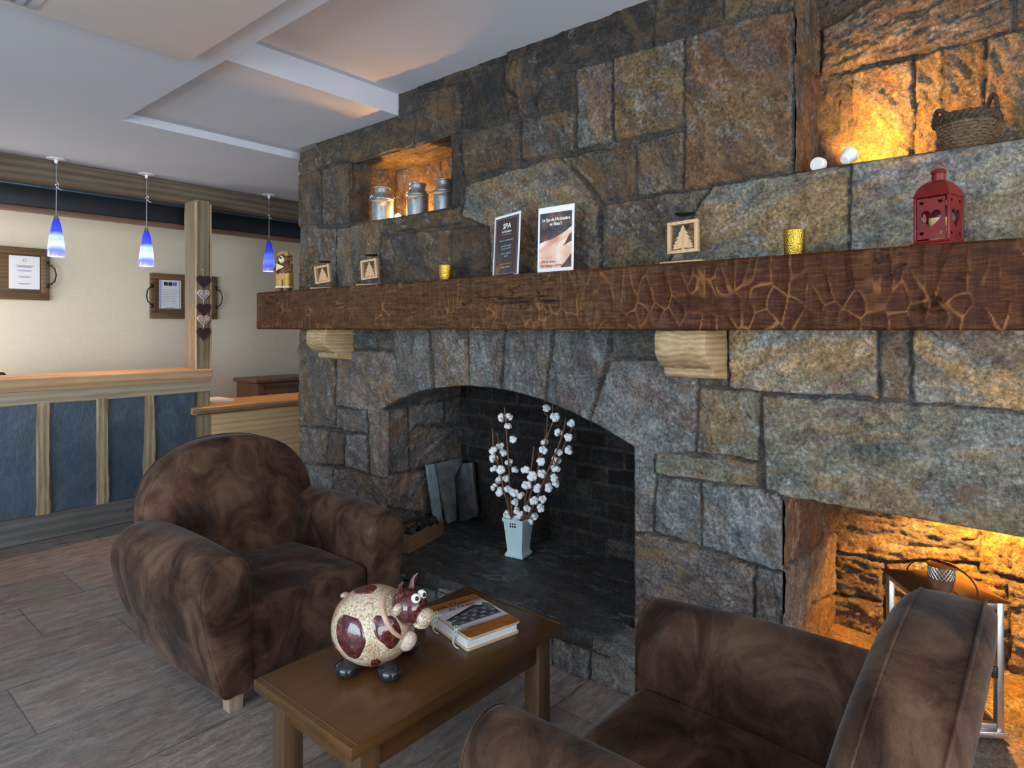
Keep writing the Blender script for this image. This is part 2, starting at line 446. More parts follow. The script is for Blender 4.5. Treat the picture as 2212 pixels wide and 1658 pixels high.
M_PINKCLAY = simple('pinkish_clay', hexc(178, 148, 124), 0.4, var=0.12, scale=60)

# ------------------------------------------------------------------ numpy noise for real stone relief
def _h(ix, iy, seed):
    h = (ix.astype(np.int64)*374761393 + iy.astype(np.int64)*668265263 + seed*974634577) & 0xffffffff
    h = ((h ^ (h >> 13))*1274126177) & 0xffffffff
    h = h ^ (h >> 16)
    return (h & 0xffffff)/float(0xffffff)
def vnoise(x, y, seed=0):
    x0 = np.floor(x); y0 = np.floor(y); fx = x-x0; fy = y-y0
    fx = fx*fx*fx*(fx*(fx*6-15)+10); fy = fy*fy*fy*(fy*(fy*6-15)+10)
    a = _h(x0, y0, seed); b = _h(x0+1, y0, seed); c = _h(x0, y0+1, seed); d = _h(x0+1, y0+1, seed)
    return (a*(1-fx)+b*fx)*(1-fy)+(c*(1-fx)+d*fx)*fy
def fbm(x, y, o=4, seed=0, gain=0.5):
    s = np.zeros_like(x); a = 1.0; t = 0.0
    for i in range(o):
        s += a*vnoise(x*2**i+i*17.3, y*2**i-i*9.1, seed+i*31); t += a; a *= gain
    return s/t
def sstep(a, b, x):
    t = np.clip((x-a)/(b-a), 0, 1); return t*t*(3-2*t)
def inside_dist(px, py, poly):
    n = len(poly); ins = np.zeros(px.shape, bool); d = np.full(px.shape, 1e9); nx = np.zeros_like(px); ny = np.zeros_like(py)
    for i in range(n):
        x0, y0 = poly[i]; x1, y1 = poly[(i+1) % n]
        if y0 != y1:
            c = ((y0 > py) != (y1 > py)) & (px < (x1-x0)*(py-y0)/(y1-y0)+x0); ins ^= c
        ex, ey = x1-x0, y1-y0; L = ex*ex+ey*ey+1e-12
        t = np.clip(((px-x0)*ex+(py-y0)*ey)/L, 0, 1)
        qx, qy = x0+t*ex, y0+t*ey; dd = np.hypot(px-qx, py-qy)
        m = dd < d; d = np.where(m, dd, d); nx = np.where(m, qx, nx); ny = np.where(m, qy, ny)
    return ins, d, nx, ny

MORTAR = (0.050, 0.045, 0.037)
def stone_panel(name, origin, U, V, N, u0, u1, v0, v1, polys, holes=(), res=0.006, mat=None, parent=None, seed=1,
                relief=1.0, joint=0.021, round_=0.011, warp=0.0055, split=None, mortar=MORTAR):
    """a masonry face: every polygon is a stone with its own cleft relief; joints are recessed; holes stay open.
    polys: (points, tint, offset, angle).  split: {name: (indices, parent, mat)} puts those stones in objects of their own."""
    nu = int(round((u1-u0)/res))+1; nv = int(round((v1-v0)/res))+1
    uu, vv = np.meshgrid(np.linspace(u0, u1, nu), np.linspace(v0, v1, nv), indexing='ij')
    wx = uu + warp*(fbm(uu*22, vv*22, 2, seed+5)-0.5)*2 + warp*(fbm(uu*7, vv*7, 2, seed+15)-0.5)*2
    wy = vv + warp*(fbm(uu*22+40, vv*22, 2, seed+6)-0.5)*2 + warp*(fbm(uu*7, vv*7+30, 2, seed+16)-0.5)*2
    hgt = -joint + 0.004*(fbm(uu*60, vv*60, 2, seed)-0.5)
    sid = np.full(uu.shape, -1, int); best = np.full(uu.shape, -1.0)
    tint = np.empty(uu.shape+(3,)); tint[:] = mortar
    for k, (pts, col, off, ang) in enumerate(polys):
        P = np.array(pts); lo = P.min(0)-0.03; hi = P.max(0)+0.03
        i0 = np.searchsorted(np.linspace(u0, u1, nu), lo[0]); i1 = np.searchsorted(np.linspace(u0, u1, nu), hi[0])
        j0 = np.searchsorted(np.linspace(v0, v1, nv), lo[1]); j1 = np.searchsorted(np.linspace(v0, v1, nv), hi[1])
        if i1 <= i0 or j1 <= j0: continue
        sl = (slice(i0, i1), slice(j0, j1))
        x, y = wx[sl], wy[sl]
        ins, d, _, _ = inside_dist(x, y, pts)
        ca, sa = math.cos(ang), math.sin(ang)
        a = (x*ca+y*sa); b = (-x*sa+y*ca); sd = seed*100+k*7
        t = fbm(a*3.0, b*9.0, 5, sd, 0.55)*7.0
        fl = np.floor(t); fr = t-fl
        terr = (fl + sstep(0.62, 1.0, fr))/7.0
        rdg = 1-np.abs(2*fbm(a*7, b*20, 4, sd+8, 0.55)-1)
        h = off + relief*(0.030*(terr-0.5) + 0.010*(fbm(x*5, y*5, 3, sd+3)-0.5) + 0.013*(fbm(a*18, b*46, 5, sd+4, 0.68)-0.5) + 0.009*(rdg**3-0.4))
        rr = round_*(0.6+0.9*fbm(x*14, y*14, 2, sd+9))
        e = np.clip(d/rr, 0, 1); e = np.sqrt(np.clip(1-(1-e)**2, 0, 1))
        h = -joint + (h+joint)*e
        m = ins & (d > best[sl])
        hgt[sl] = np.where(m, h, hgt[sl]); best[sl] = np.where(m, d, best[sl]); sid[sl] = np.where(m, k, sid[sl])
        tn = tint[sl]; var = 0.45+1.1*fbm(a*3.2, b*15, 5, sd+6, .6)
        # bedding: purple-brown and ochre layers that follow the cleft, thin pale mineral lines
        wm = min(1.0, max(0.12, (col[0]/(col[2]+1e-4)-1.0)*1.1))
        pu = sstep(.50, .62, fbm(a*2.4+50, b*9, 5, sd+21, .6))*.65
        oc = sstep(.52, .64, fbm(a*2.8, b*10+30, 5, sd+22, .6))*.75*wm
        gy = sstep(.50, .64, fbm(a*2.0+9, b*8+9, 5, sd+23, .6))*.5
        vv_ = 1-np.abs(2*fbm(a*4.5, b*12, 5, sd+24, .6)-1)
        ve = sstep(.93, .985, vv_)*sstep(.45, .6, fbm(x*6, y*6, 3, sd+25))*.6
        jt = 0.84+0.34*((k*37+seed*11) % 10)/9.0
        col = tuple(v_*jt for v_ in col); L_ = (col[0]+col[1]+col[2])/3
        if L_ < .05: ve = ve*.06
        for c in range(3):
            q = col[c]*var
            q = q+( (L_*.78, L_*.52, L_*.45)[c]-q)*pu
            q = q+( (L_*.80, L_*.95, L_*1.02)[c]*var-q)*gy
            q = q+( (L_*2.0, L_*1.15, L_*.45)[c]-q)*oc
            q = q+( (L_*.9+.15, L_*.9+.145, L_*.9+.125)[c]-q)*ve
            tn[..., c] = np.where(m & (d > 0.0045), q, tn[..., c])
    keep = np.ones((nu-1, nv-1), bool)
    for hp in holes:
        ins, d, qx, qy = inside_dist(uu, vv, hp)
        allin = ins[:-1, :-1] & ins[1:, :-1] & ins[:-1, 1:] & ins[1:, 1:]
        keep &= ~allin
        near = np.zeros(uu.shape, bool)
        ok = ~allin
        near[:-1, :-1] |= ok; near[1:, :-1] |= ok; near[:-1, 1:] |= ok; near[1:, 1:] |= ok
        sn = near & ins
        uu = np.where(sn, qx, uu); vv = np.where(sn, qy, vv)
        ed = np.clip(np.where(ins, 0, d)/0.014, 0, 1); ed = np.sqrt(1-(1-ed)**2)
        hgt = np.where(d < 0.014, -0.012+(hgt+0.012)*ed, hgt)
    U, V, N, O = (np.array(q, float) for q in (U, V, N, origin))
    pos = O + uu[..., None]*U + vv[..., None]*V + hgt[..., None]*N
    idx = np.arange(nu*nv).reshape(nu, nv)
    quads = np.stack([idx[:-1, :-1], idx[1:, :-1], idx[1:, 1:], idx[:-1, 1:]], -1)
    if np.dot(np.cross(U, V), N) < 0: quads = quads[..., ::-1]
    fsid = sid[:-1, :-1]
    # joints belong to the nearest stone's object
    if split:
        groups = []; used = np.zeros(keep.shape, bool)
        for nm, (test, par, mt) in split.items():
            cu = (uu[:-1, :-1]+uu[1:, 1:])/2; cv = (vv[:-1, :-1]+vv[1:, 1:])/2
            m = test(cu, cv, fsid) & keep & ~used; used |= m
            groups.append((nm, m, par, mt))
        groups.append((name, keep & ~used, parent, mat))
    else:
        groups = [(name, keep, parent, mat)]
    out = []
    for nm, m, par, mt in groups:
        q = quads[m]
        if len(q) == 0: continue
        un, inv = np.unique(q.ravel(), return_inverse=True)
        vs = pos.reshape(-1, 3)[un]; tn = tint.reshape(-1, 3)[un]
        out.append(np_mesh(nm, vs, inv.reshape(-1, 4), mt, par, tn))
    return out

def np_mesh(name, vs, q, mat, parent=None, tint=None, smooth=True, attr='tint'):
    me = bpy.data.meshes.new(name)
    me.vertices.add(len(vs)); me.vertices.foreach_set('co', np.ascontiguousarray(vs, np.float32).ravel())
    n = len(q)
    me.loops.add(n*4); me.polygons.add(n)
    me.loops.foreach_set('vertex_index', np.ascontiguousarray(q, np.int32).ravel())
    me.polygons.foreach_set('loop_start', np.arange(0, n*4, 4, dtype=np.int32))
    me.polygons.foreach_set('loop_total', np.full(n, 4, np.int32))
    me.polygons.foreach_set('use_smooth', np.full(n, smooth))
    if tint is not None:
        a = me.color_attributes.new(attr, 'FLOAT_COLOR', 'POINT')
        a.data.foreach_set('color', np.concatenate([tint, np.ones((len(tint), 1))], 1).astype(np.float32).ravel())
    me.update(calc_edges=True); me.validate()
    me.materials.append(mat)
    o = bpy.data.objects.new(name, me); link(o, parent); return o

def join_into(objs, name):
    """merge several masonry faces of the same wall into one mesh"""
    V_, Q_, T_ = [], [], []; off = 0
    for o in objs:
        me = o.data; n = len(me.vertices)
        v = np.empty(n*3, np.float32); me.vertices.foreach_get('co', v); V_.append(v.reshape(-1, 3))
        q = np.empty(len(me.loops), np.int32); me.loops.foreach_get('vertex_index', q); Q_.append(q.reshape(-1, 4)+off)
        c = np.empty(n*4, np.float32); me.color_attributes['tint'].data.foreach_get('color', c); T_.append(c.reshape(-1, 4)[:, :3]); off += n
    mat = objs[0].data.materials[0]; par = objs[0].parent
    for o in objs:
        me = o.data; bpy.data.objects.remove(o); bpy.data.meshes.remove(me)
    return np_mesh(name, np.concatenate(V_), np.concatenate(Q_), mat, par, np.concatenate(T_))

def split_rect(u0, u1, v0, v1, tw, th, rng, cols, g=0.004):
    """random coursed masonry"""
    out = []; v = v0
    while v < v1-0.02:
        h = th*rng.uniform(0.75, 1.3); nv = min(v+h, v1)
        if v1-nv < th*0.4: nv = v1
        u = u0 - rng.uniform(0, tw*0.6)
        while u < u1:
            w = tw*rng.uniform(0.6, 1.6)
            out.append(([(u+g, v+g), (u+w-g, v+g+rng.uniform(-.01, .01)), (u+w-g, nv-g), (u+g, nv-g)], rng.choice(cols), rng.uniform(-.006, .008), rng.uniform(-.5, .5)))
            u += w
        v = nv
    return out

# ================================================================== THE ROOM
XW = 2.5          # face of the stone wall
YEND = 4.13       # far end of the stone wall
Z0, Z1, Z2 = 2.75, 2.80, 2.93   # ceiling levels
def struct(o): o['kind'] = 'structure'; return o

fl = MB(); fl.add([(-4.2, -3.6, 0), (5.6, -3.6, 0), (5.6, 7.0, 0), (-4.2, 7.0, 0)], [(0, 1, 2, 3)], smooth=False)
struct(fl.build('floor', M_FLOOR))
# reception wall behind the counter
bw = MB(); bw.box(-4.2, 5.6, 6.8, 6.95, 0, 2.9); struct(bw.build('wall_back', M_WALL))
rw = MB(); rw.box(5.5, 5.6, 4.13, 6.8, 0, 2.9); struct(rw.build('wall_reception_right', M_WALL))
# stepped plaster ceiling: low soffit, two recesses beside the stone wall
YA, YB, XE = 3.05, 4.26, 1.40
ce = MB()
ce.box(-4.2, XE, -3.6, 7.0, Z0, Z0+.5)
ce.box(XE, 5.6, YB, 7.0, Z0, Z0+.5)
ce.box(XE, 5.6, YA, YB, Z1, Z1+.4)
ce.box(XE, 5.6, -3.6, YA, Z2, Z2+.3)
struct(ce.build('ceiling', M_CEIL))
dp = MB(); dp.box(-4.0, 1.262, -3.5, 3.0, Z0-.035, Z0+.01, 0.003)
M_PANEL = simple('white_ceiling_panel', hexc(232, 233, 235), 0.8, var=0.01, scale=4)
struct(dp.build('ceiling_panel', M_PANEL))
# ------------------------------------------------------------------ stone wall
def PW(*pts, x=XW): return [(lambda p: (p.y, p.z))(onX(x, *q)) for q in pts]
BR = (0.074, 0.054, 0.033); BD = (0.044, 0.034, 0.024); BK = (0.027, 0.023, 0.018); BL = (0.108, 0.083, 0.052)
OC = (0.155, 0.098, 0.038); RU = (0.13, 0.06, 0.025); GY = (0.13, 0.115, 0.085); GB = (0.116, 0.121, 0.117); GD = (0.07, 0.07, 0.066)
LI = (0.225, 0.19, 0.125); SA = (0.29, 0.225, 0.13); PU = (0.11, 0.088, 0.08); GR = (0.135, 0.125, 0.085); RG = (0.122, 0.100, 0.082)
up = [  # above the mantel
 (PW((642,330),(738,292),(740,346),(642,376)), BR, 0, .1),
 (PW((738,296),(893,236),(893,316),(754,350),(741,347)), BR, .004, .2),
 (PW((894,200),(992,180),(993,284),(894,316)), BD, .0, .6),
 (PW((890,150),(1093,90),(1092,134),(990,176),(897,196)), BK, -.012, .1),
 (PW((997,178),(1090,137),(1090,254),(997,283)), BK, .0, 1.2),
 (PW((1094,137),(1155,108),(1155,245),(1119,254),(1117,210),(1094,182)), BD, .004, 1.3),
 (PW((1093,188),(1116,214),(1117,252),(1094,256)), BD, -.006, .2),
 (PW((1158,168),(1242,147),(1242,226),(1158,238)), BD, .0, .4),
 (PW((1094,92),(1155,60),(1408,-30),(1408,100),(1320,128),(1242,145),(1156,165),(1154,106),(1094,135)), BK, -.002, .15),
 (PW((1245,147),(1321,129),(1321,306),(1245,321)), GY, .002, 1.3),
 (PW((1325,126),(1480,77),(1478,275),(1325,304)), OC, .006, .8),
 (PW((998,286),(1125,256),(1125,343),(1001,392)), BR, .004, .3),
 (PW((1128,258),(1241,229),(1241,326),(1128,343)), BR, .006, 1.0),
 (PW((1222,336),(1366,308),(1370,420),(1302,440),(1247,370),(1206,344)), BR, .0, .9),
 (PW((1369,308),(1476,281),(1474,412),(1373,422)), BL, .0, 1.1),
 (PW((1002,400),(1200,339),(1222,347),(1288,436),(1297,610),(1061,640),(1059,490),(1001,470)), GR, .006, .5),
 (PW((822,475),(997,446),(998,482),(822,506)), BR, .006, .1),
 (PW((648,490),(725,492),(726,660),(644,660)), BL, .0, 1.2),
 (PW((728,492),(820,474),(821,650),(728,660)), BL, .004, 1.3),
 (PW((824,508),(972,493),(972,650),(824,660)), BR, .0, .7),
 (PW((975,492),(1057,486),(1058,650),(975,650)), BD, -.004, .1),
 (PW((642,378),(692,366),(694,486),(642,489)), BR, .0, 1.3),
 (PW((695,365),(753,350),(754,482),(697,488)), BR, .004, 1.2),
 (PW((756,480),(820,470),(820,474),(727,491)), BR, -.006, .1),
 (PW((973,290),(996,286),(998,444),(973,446)), BD, .0, 1.5),
 (PW((1482,75),(1712,18),(1712,372),(1540,400),(1477,410)), RU, .008, .9),
 (PW((1412,5),(1484,-40),(1560,-60),(1560,42),(1482,72),(1411,98)), BD, .0, .2),
 (PW((1410,-40),(1482,-80),(1482,-42),(1411,2)), BK, -.004, .2),
 (PW((1563,-60),(1720,-110),(1716,14),(1563,42)), BR, .0, .3),
 (PW((1484,-80),(1760,-180),(1760,-115),(1562,-62),(1484,-45)), BK, -.004, .2),
 (PW((1300,441),(1537,403),(1498,456),(1418,620),(1300,640)), BL, .0, .6),
 (PW((1540,402),(1836,353),(1832,600),(1420,620),(1500,456)), LI, .006, -.35),
 (PW((1838,352),(2212,298),(2470,255),(2470,600),(1834,600)), LI, .01, -.2),
 (PW((2474,254),(2900,180),(2900,600),(2474,600)), LI, .0, -.2),
]
lowA = [  # fireplace surround
 (PW((642,700),(723,700),(723,880),(723,925),(642,920)), BL, .0, 1.2),
 (PW((728,756),(849,758),(874,856),(820,890),(727,876)), RG, .004, .4),
 (PW((728,700),(846,700),(850,754),(728,753)), GD, -.004, .1),
 (PW((848,700),(923,700),(930,845),(874,870),(852,757)), GB, .004, 1.3),
 (PW((926,700),(1010,700),(1015,845),(938,848)), RG, .0, .9),
 (PW((1013,700),(1088,700),(1080,850),(1017,848)), GB, .004, 1.5),
 (PW((1091,700),(1195,700),(1175,870),(1082,855)), GB, .0, 1.4),
 (PW((1198,700),(1319,700),(1314,762),(1270,910),(1178,875)), GB, .006, 1.2),
 (PW((1321,776),(1420,775),(1505,802),(1503,976),(1368,985),(1300,940),(1273,905)), GB, .002, .4),
 (PW((1323,700),(1420,700),(1420,771),(1322,772)), GD, -.004, .1),
 (PW((728,880),(790,884),(791,937),(727,927)), RG, .0, .2),
 (PW((793,884),(860,886),(860,1040),(800,1026)), RG, .004, 1.4),
 (PW((642,919),(708,929),(706,1002),(642,1000)), RG, .0, 1.3),
 (PW((711,930),(743,934),(741,1005),(709,1002)), PU, .002, 1.4),
 (PW((746,935),(789,939),(796,1024),(745,1007)), GB, .0, .5),
 (PW((642,1001),(719,1007),(719,1090),(642,1085)), GB, .002, .3),
 (PW((722,1008),(860,1040),(860,1125),(722,1092)), RG, .004, .3),
 (PW((642,1088),(760,1104),(760,1215),(642,1200)), GB, .0, .4),
 (PW((763,1104),(880,1128),(880,1240),(763,1218)), RG, .0, .2),
 (PW((642,1203),(880,1245),(880,1420),(642,1360)), GB, .0, .2),
 (PW((1507,838),(1642,846),(1637,997),(1504,976)), GR, .0, 1.3),
 (PW((1360,963),(1413,972),(1413,1152),(1360,1146)), GB, .004, 1.4),
 (PW((1415,973),(1633,999),(1637,1054),(1516,1038),(1415,1023)), GR, .004, .1),
 (PW((1415,1026),(1515,1041),(1511,1180),(1415,1152)), GB, .0, .9),
 (PW((1518,1041),(1638,1057),(1686,1070),(1700,1240),(1514,1180)), GB, .004, 1.1),
 (PW((1360,1149),(1413,1155),(1512,1183),(1627,1223),(1625,1420),(1625,1480),(1360,1450)), PU, .004, .3),
 (PW((1630,1224),(1700,1243),(1700,1500),(1629,1480)), GB, .0, 1.2),
 (PW((1422,700),(1571,700),(1571,838),(1508,836),(1506,800),(1422,774)), GD, -.008, .3),
]
lowB = [
 (PW((1573,700),(1897,700),(1895,860),(1645,845),(1573,840)), LI, .006, -.4),
 (PW((1900,700),(1969,700),(1961,866),(1899,861)), RG, -.004, 1.2),
 (PW((1973,700),(2410,690),(2410,905),(1964,868)), SA, .008, .5),
 (PW((2413,690),(2900,680),(2900,960),(2413,906)), GR, .0, .3),
 (PW((1644,848),(1964,870),(2212,892),(2520,918),(2520,1250),(2212,1170),(1700,1075),(1653,1056)), GR, .012, -.12),
 (PW((2523,920),(2900,963),(2900,1400),(2523,1252)), GR, .0, -.1),
]
polys = up + lowA + lowB
ARCH = [(p.y, p.z) for p in [onX(XW, *q) for q in ((835,1030),(836,960),(836,888),(818,886),(860,864),(905,845),(955,836),(1005,833),(1060,837),(1110,846),(1165,862),(1225,886),(1290,918),(1340,947),(1369,966))]]
ARCH = ARCH + [(1.413, -.05), (3.185, -.05)]
NUL = PW((755,354),(772,349),(893,317),(973,291),(973,446),(900,460),(821,473),(755,482))
NTR = PW((1714,374),(1775,362),(1838,351),(2212,297),(2700,225),(2700,-900),(1722,-480),(1716,0))
NLR = PW((1689,1074),(1750,1084),(1900,1108),(2212,1162),(2700,1240),(2700,2600),(1689,1560))
NLR = [(y, max(z, -.05)) for y, z in NLR]
is_fire = lambda cu, cv, s: (cv < 1.495) & (((s >= len(up)) & (s < len(up)+len(lowA))) | ((s < 0) & (cu > 0.985)) | ((s < 0) & (cu > 0.79) & (cv < 0.95)))
fire = empty('fireplace', 'large arched stone fireplace with dark brick firebox under the hewn mantel beam', 'fireplace', (0, 0, 0))
pieces = stone_panel('wall_right', (XW, 0, 0), (0, 1, 0), (0, 0, 1), (-1, 0, 0), -.55, YEND, 0, 2.96, polys, (ARCH, NUL, NTR, NLR), 0.006,
                     M_STONE, None, 3, split={'stone_surround': (is_fire, fire, M_STONE)})
front = [o for o in pieces if o.name.startswith('wall_right')]
rng = random.Random(4)
DK = [BR, BD, BL, OC]
def panel(nm, ax, val, N, u0, u1, v0, v1, polys, res=0.011, seed=1, holes=(), mat=M_STONE, parent=None, **k):
    if ax == 0: O, U, V = (val, 0, 0), (0, 1, 0), (0, 0, 1)
    elif ax == 1: O, U, V = (0, val, 0), (1, 0, 0), (0, 0, 1)
    else: O, U, V = (0, 0, val), (1, 0, 0), (0, 1, 0)
    return stone_panel(nm, O, U, V, N, u0, u1, v0, v1, polys, holes, res, mat, parent, seed, **k)
nic = []
# milk-can niche: jamb, back, soffit, sill
yl, yr, zt, zb, xb = 3.524, 2.55, 2.585, 2.175, 2.89
nic += panel('n', 1, yl-.012, (0, -1, 0), XW+.003, xb+.03, zb-.03, zt+.05, split_rect(XW, xb+.05, zb-.03, zt+.05, .5, .3, rng, [BR, BL]), seed=21, relief=.5)
nic += panel('n', 1, yr+.012, (0, 1, 0), XW+.003, xb+.03, zb-.03, zt+.05, split_rect(XW, xb+.05, zb-.03, zt+.05, .5, .3, rng, [BR, BD]), seed=22, relief=.5)
nic += panel('n', 0, xb, (-1, 0, 0), yr-.04, yl+.04, zb-.03, zt+.05, [([(yr-.1, zb-.1), (2.76, zb-.1), (2.77, zt+.1), (yr-.1, zt+.1)], BL, .0, 1.3), ([(2.78, zb-.1), (3.04, zb-.1), (3.06, zt+.1), (2.80, zt+.1)], BL, .006, 1.2), ([(3.07, zb-.1), (3.6, zb-.1), (3.6, zt+.1), (3.08, zt+.1)], BL, .0, 1.0)], seed=23, relief=.7)
nic += panel('n', 2, zt+.012, (0, 0, -1), XW+.012, xb+.03, yr-.04, yl+.04, [([(2.3, 2.4), (3, 2.4), (3, 3.6), (2.3, 3.6)], BL, .0, 1.4)], seed=24, relief=.9)
nic += panel('n', 2, zb-.012, (0, 0, 1), XW+.012, xb+.03, yr-.04, yl+.04, [([(2.3, 2.4), (3, 2.4), (3, 3.6), (2.3, 3.6)], BR, .012, .4)], seed=25, relief=.1)
# upper right niche with the basket
yj, zs, xb = 0.747, 2.085, 2.82
PB = lambda *pts, x=2.82: [(p.y, p.z) for p in (onX(x, 1650+a/2.961, b/2.961) for a, b in pts)]
nic += panel('n', 1, yj-.012, (0, -1, 0), XW+.003, xb+.04, zs-.05, 2.96, [([(2.4, 2.0), (3, 2.0), (3, 2.55), (2.4, 2.5)], RU, .0, 1.4), ([(2.4, 2.506), (3, 2.556), (3, 3.0), (2.4, 3.0)], BR, .004, 1.2)], seed=31, relief=.6)
nic += panel('n', 0, xb, (-1, 0, 0), -.55, yj+.05, zs-.05, 2.96, [
    (PB((385,200),(720,-10),(1610,-10),(1612,190),(1180,292),(640,418),(370,470)), BL, .022, -.25),
    (PB((300,474),(560,458),(550,1200),(300,1200)), BR, .0, 1.4), (PB((563,455),(955,372),(955,1200),(555,1200)), OC, .006, 1.0),
    (PB((960,370),(1140,314),(1125,1200),(960,1200)), OC, .0, 1.2), (PB((1146,310),(1420,244),(1388,1200),(1132,1200)), OC, .004, 1.1),
    (PB((1428,242),(1664,190),(1900,150),(2100,1200),(1394,1200)), OC, .0, 1.2), (PB((1618,-10),(2300,-200),(2300,100),(1900,143),(1618,190)), OC, .0, .2),
    (PB((380,190),(300,190),(300,-400),(2300,-700),(2300,-210),(1612,-18),(720,-18)), BR, .0, .2), (PB((1910,150),(2900,20),(2900,1300),(2110,1200)), OC, .0, 1.2)], seed=33, res=.007, relief=1.7)
nic += panel('n', 2, zs-.012, (0, 0, 1), XW+.012, xb+.04, -.55, yj+.05, [([(2.3, -.7), (3, -.7), (3, .8), (2.3, .8)], LI, .012, .3)], seed=34, relief=.1)
# lower right niche with the lantern
yj, zf, xb, zc = 0.788, 0.11, 3.27, 1.0
PJ = lambda *pts: [(p.x, p.z) for p in (onY(0.78, 1360+a/2.271, 690+b/2.271) for a, b in pts)]
PC = lambda *pts: [(p.y, p.z) for p in (onX(3.27, 1360+a/2.271, 690+b/2.271) for a, b in pts)]
nic += panel('n', 1, yj-.012, (0, -1, 0), XW+.003, xb+.05, zf-.08, zc+.03, [
    (PJ((720,700),(1040,700),(1040,1030),(1000,1042),(752,1215),(720,1240)), RU, .0, 1.3), (PJ((700,1262),(752,1224),(1000,1050),(1040,1030),(1040,1330),(880,1400),(860,1900),(700,1900)), RG, .004, 1.2),
    (PJ((884,1404),(1060,1330),(1060,1700),(870,1900)), RU, .0, 1.2)], seed=41, relief=.7)
nic += panel('n', 0, xb, (-1, 0, 0), -.62, yj+.05, zf-.08, zc+.03, [
    (PC((960,700),(1712,700),(1712,1190),(1255,1182),(960,1118)), OC, .01, -.1), (PC((960,1125),(1250,1187),(1246,1384),(960,1340)), BL, .0, .3),
    (PC((960,1346),(1250,1389),(1250,1800),(960,1700)), BL, .004, -.5), (PC((1720,700),(2300,700),(2300,1130),(1990,1090),(2000,1290),(1712,1240)), OC, .0, 1.2),
    (PC((1256,1190),(1700,1202),(1708,1246),(1860,1292),(1860,1900),(1256,1900)), OC, .006, .2), (PC((1864,1294),(2010,1300),(2110,1330),(2110,1900),(1864,1900)), OC, .0, .3),
    (PC((2010,1100),(2300,1140),(2900,1200),(2900,1900),(2116,1900),(2116,1326),(2012,1290)), OC, .0, .3)], seed=43, relief=1.6, res=.008)
nic += panel('n', 2, zc, (0, 0, -1), XW+.012, xb+.05, -.62, yj+.05, [([(2.3, -.8), (3.4, -.8), (3.4, .9), (2.3, .9)], GR, .0, .2)], seed=44, relief=.4)
nic += panel('n', 2, zf-.012, (0, 0, 1), XW-.03, xb+.05, -.62, yj+.03, [
    ([(2.44, .44), (2.86, .40), (2.9, .9), (2.44, .9)], RG, .012, .3), ([(2.44, -.9), (2.84, -.9), (2.855, .39), (2.44, .43)], RG, .012, .2),
    ([(2.87, .30), (3.4, .34), (3.4, .9), (2.91, .9)], BL, .012, .6), ([(2.85, -.9), (3.4, -.9), (3.4, .33), (2.865, .29)], OC, .012, .5)], seed=45, relief=.2)
join_into(front + nic, 'wall_right'); struct(bpy.data.objects['wall_right'])
ew = MB(); ew.box(XW+.012, 3.7, YEND-.2, YEND, 0, 2.94).box(3.5, 3.7, -.66, YEND-.2, 0, 2.94).box(XW+.03, 3.5, -.66, -.60, 0, 2.94).box(XW+.06, 3.5, .80, 1.37, 0, 2.94).box(XW+.06, 3.5, 3.54, 3.9, 0, 2.94)  # far end of the wall, plus unseen backing boxes added to stop light leaks
struct(ew.build('wall_right_end_and_light_block', simple('stone_end_and_backing', (0.09, 0.08, 0.065), 0.8, bump=.4, bscale=30)))

# firebox: cheeks, brick back, throat
XB = 3.18
PL = lambda *pts: [(p.x, p.z) for p in (onY(3.17, 640+a/2.674, 680+b/2.674) for a, b in pts)]
stone_panel('stone_cheek', (0, 3.175, 0), (1, 0, 0), (0, 0, 1), (0, -1, 0), XW+.012, XB+.03, .1, 1.5, [
    (PL((420,556),(650,538),(660,902),(530,924),(420,930)), RG, .004, .8), (PL((655,530),(862,500),(862,622),(700,640),(657,690)), GB, .0, .4),
    (PL((867,498),(1100,440),(1100,640),(962,630),(867,622)), GD, .0, .4), (PL((664,700),(702,648),(962,638),(1100,640),(1100,850),(962,842),(664,894)), PU, .006, .3),
    (PL((420,938),(620,917),(764,890),(1100,860),(1100,1130),(780,1150),(420,1090)), RG, .004, .9), (PL((420,1098),(780,1158),(1100,1138),(1100,1500),(420,1500)), GD, .0, .3),
    (PL((420,548),(650,530),(862,494),(1100,432),(1100,200),(420,200)), GD, .0, .2)], (), .01, M_STONE, fire, 51, relief=.8)
stone_panel('stone_cheek', (0, 1.405, 0), (1, 0, 0), (0, 0, 1), (0, 1, 0), XW+.012, XB+.03, .1, 1.5, split_rect(XW, XB+.1, .1, 1.5, .4, .25, rng, [GD, PU]), (), .012, M_STONE, fire, 52, relief=.6)
bricks = []
zz = .18; r = 0
while zz < 1.75:
    u = 1.3 - (r % 2)*.115
    while u < 3.3:
        c = random.Random(int(u*100)+r*7); k = c.uniform(.6, 1.35)
        base = (.020*k, .018*k, .0165*k) if zz > .55 else (.026*k, .024*k, .0225*k)
        if c.random() < .10 and zz < .6: base = (.055, .05, .046)
        bricks.append(([(u+.003, zz+.003), (u+.222, zz+.003), (u+.222, zz+.098), (u+.003, zz+.098)], base, c.uniform(-.002, .002), 0))
        u += .226
    zz += .103; r += 1
stone_panel('brick_back', (XB, 0, 0), (0, 1, 0), (0, 0, 1), (-1, 0, 0), 1.38, 3.2, .1, 1.75, bricks, (), .009, M_BRICK, fire, 53, relief=.12, joint=.006, round_=.005, warp=.001, mortar=(.034, .031, .028))
th = MB(); th.box(2.66, XB+.05, 1.3, 3.3, 1.62, 1.70); th.box(2.62, 2.68, 1.3, 3.3, 1.28, 1.66)
th.build('throat_plate', simple('sooty_plate', (0.012, 0.012, 0.012), 0.9), fire)
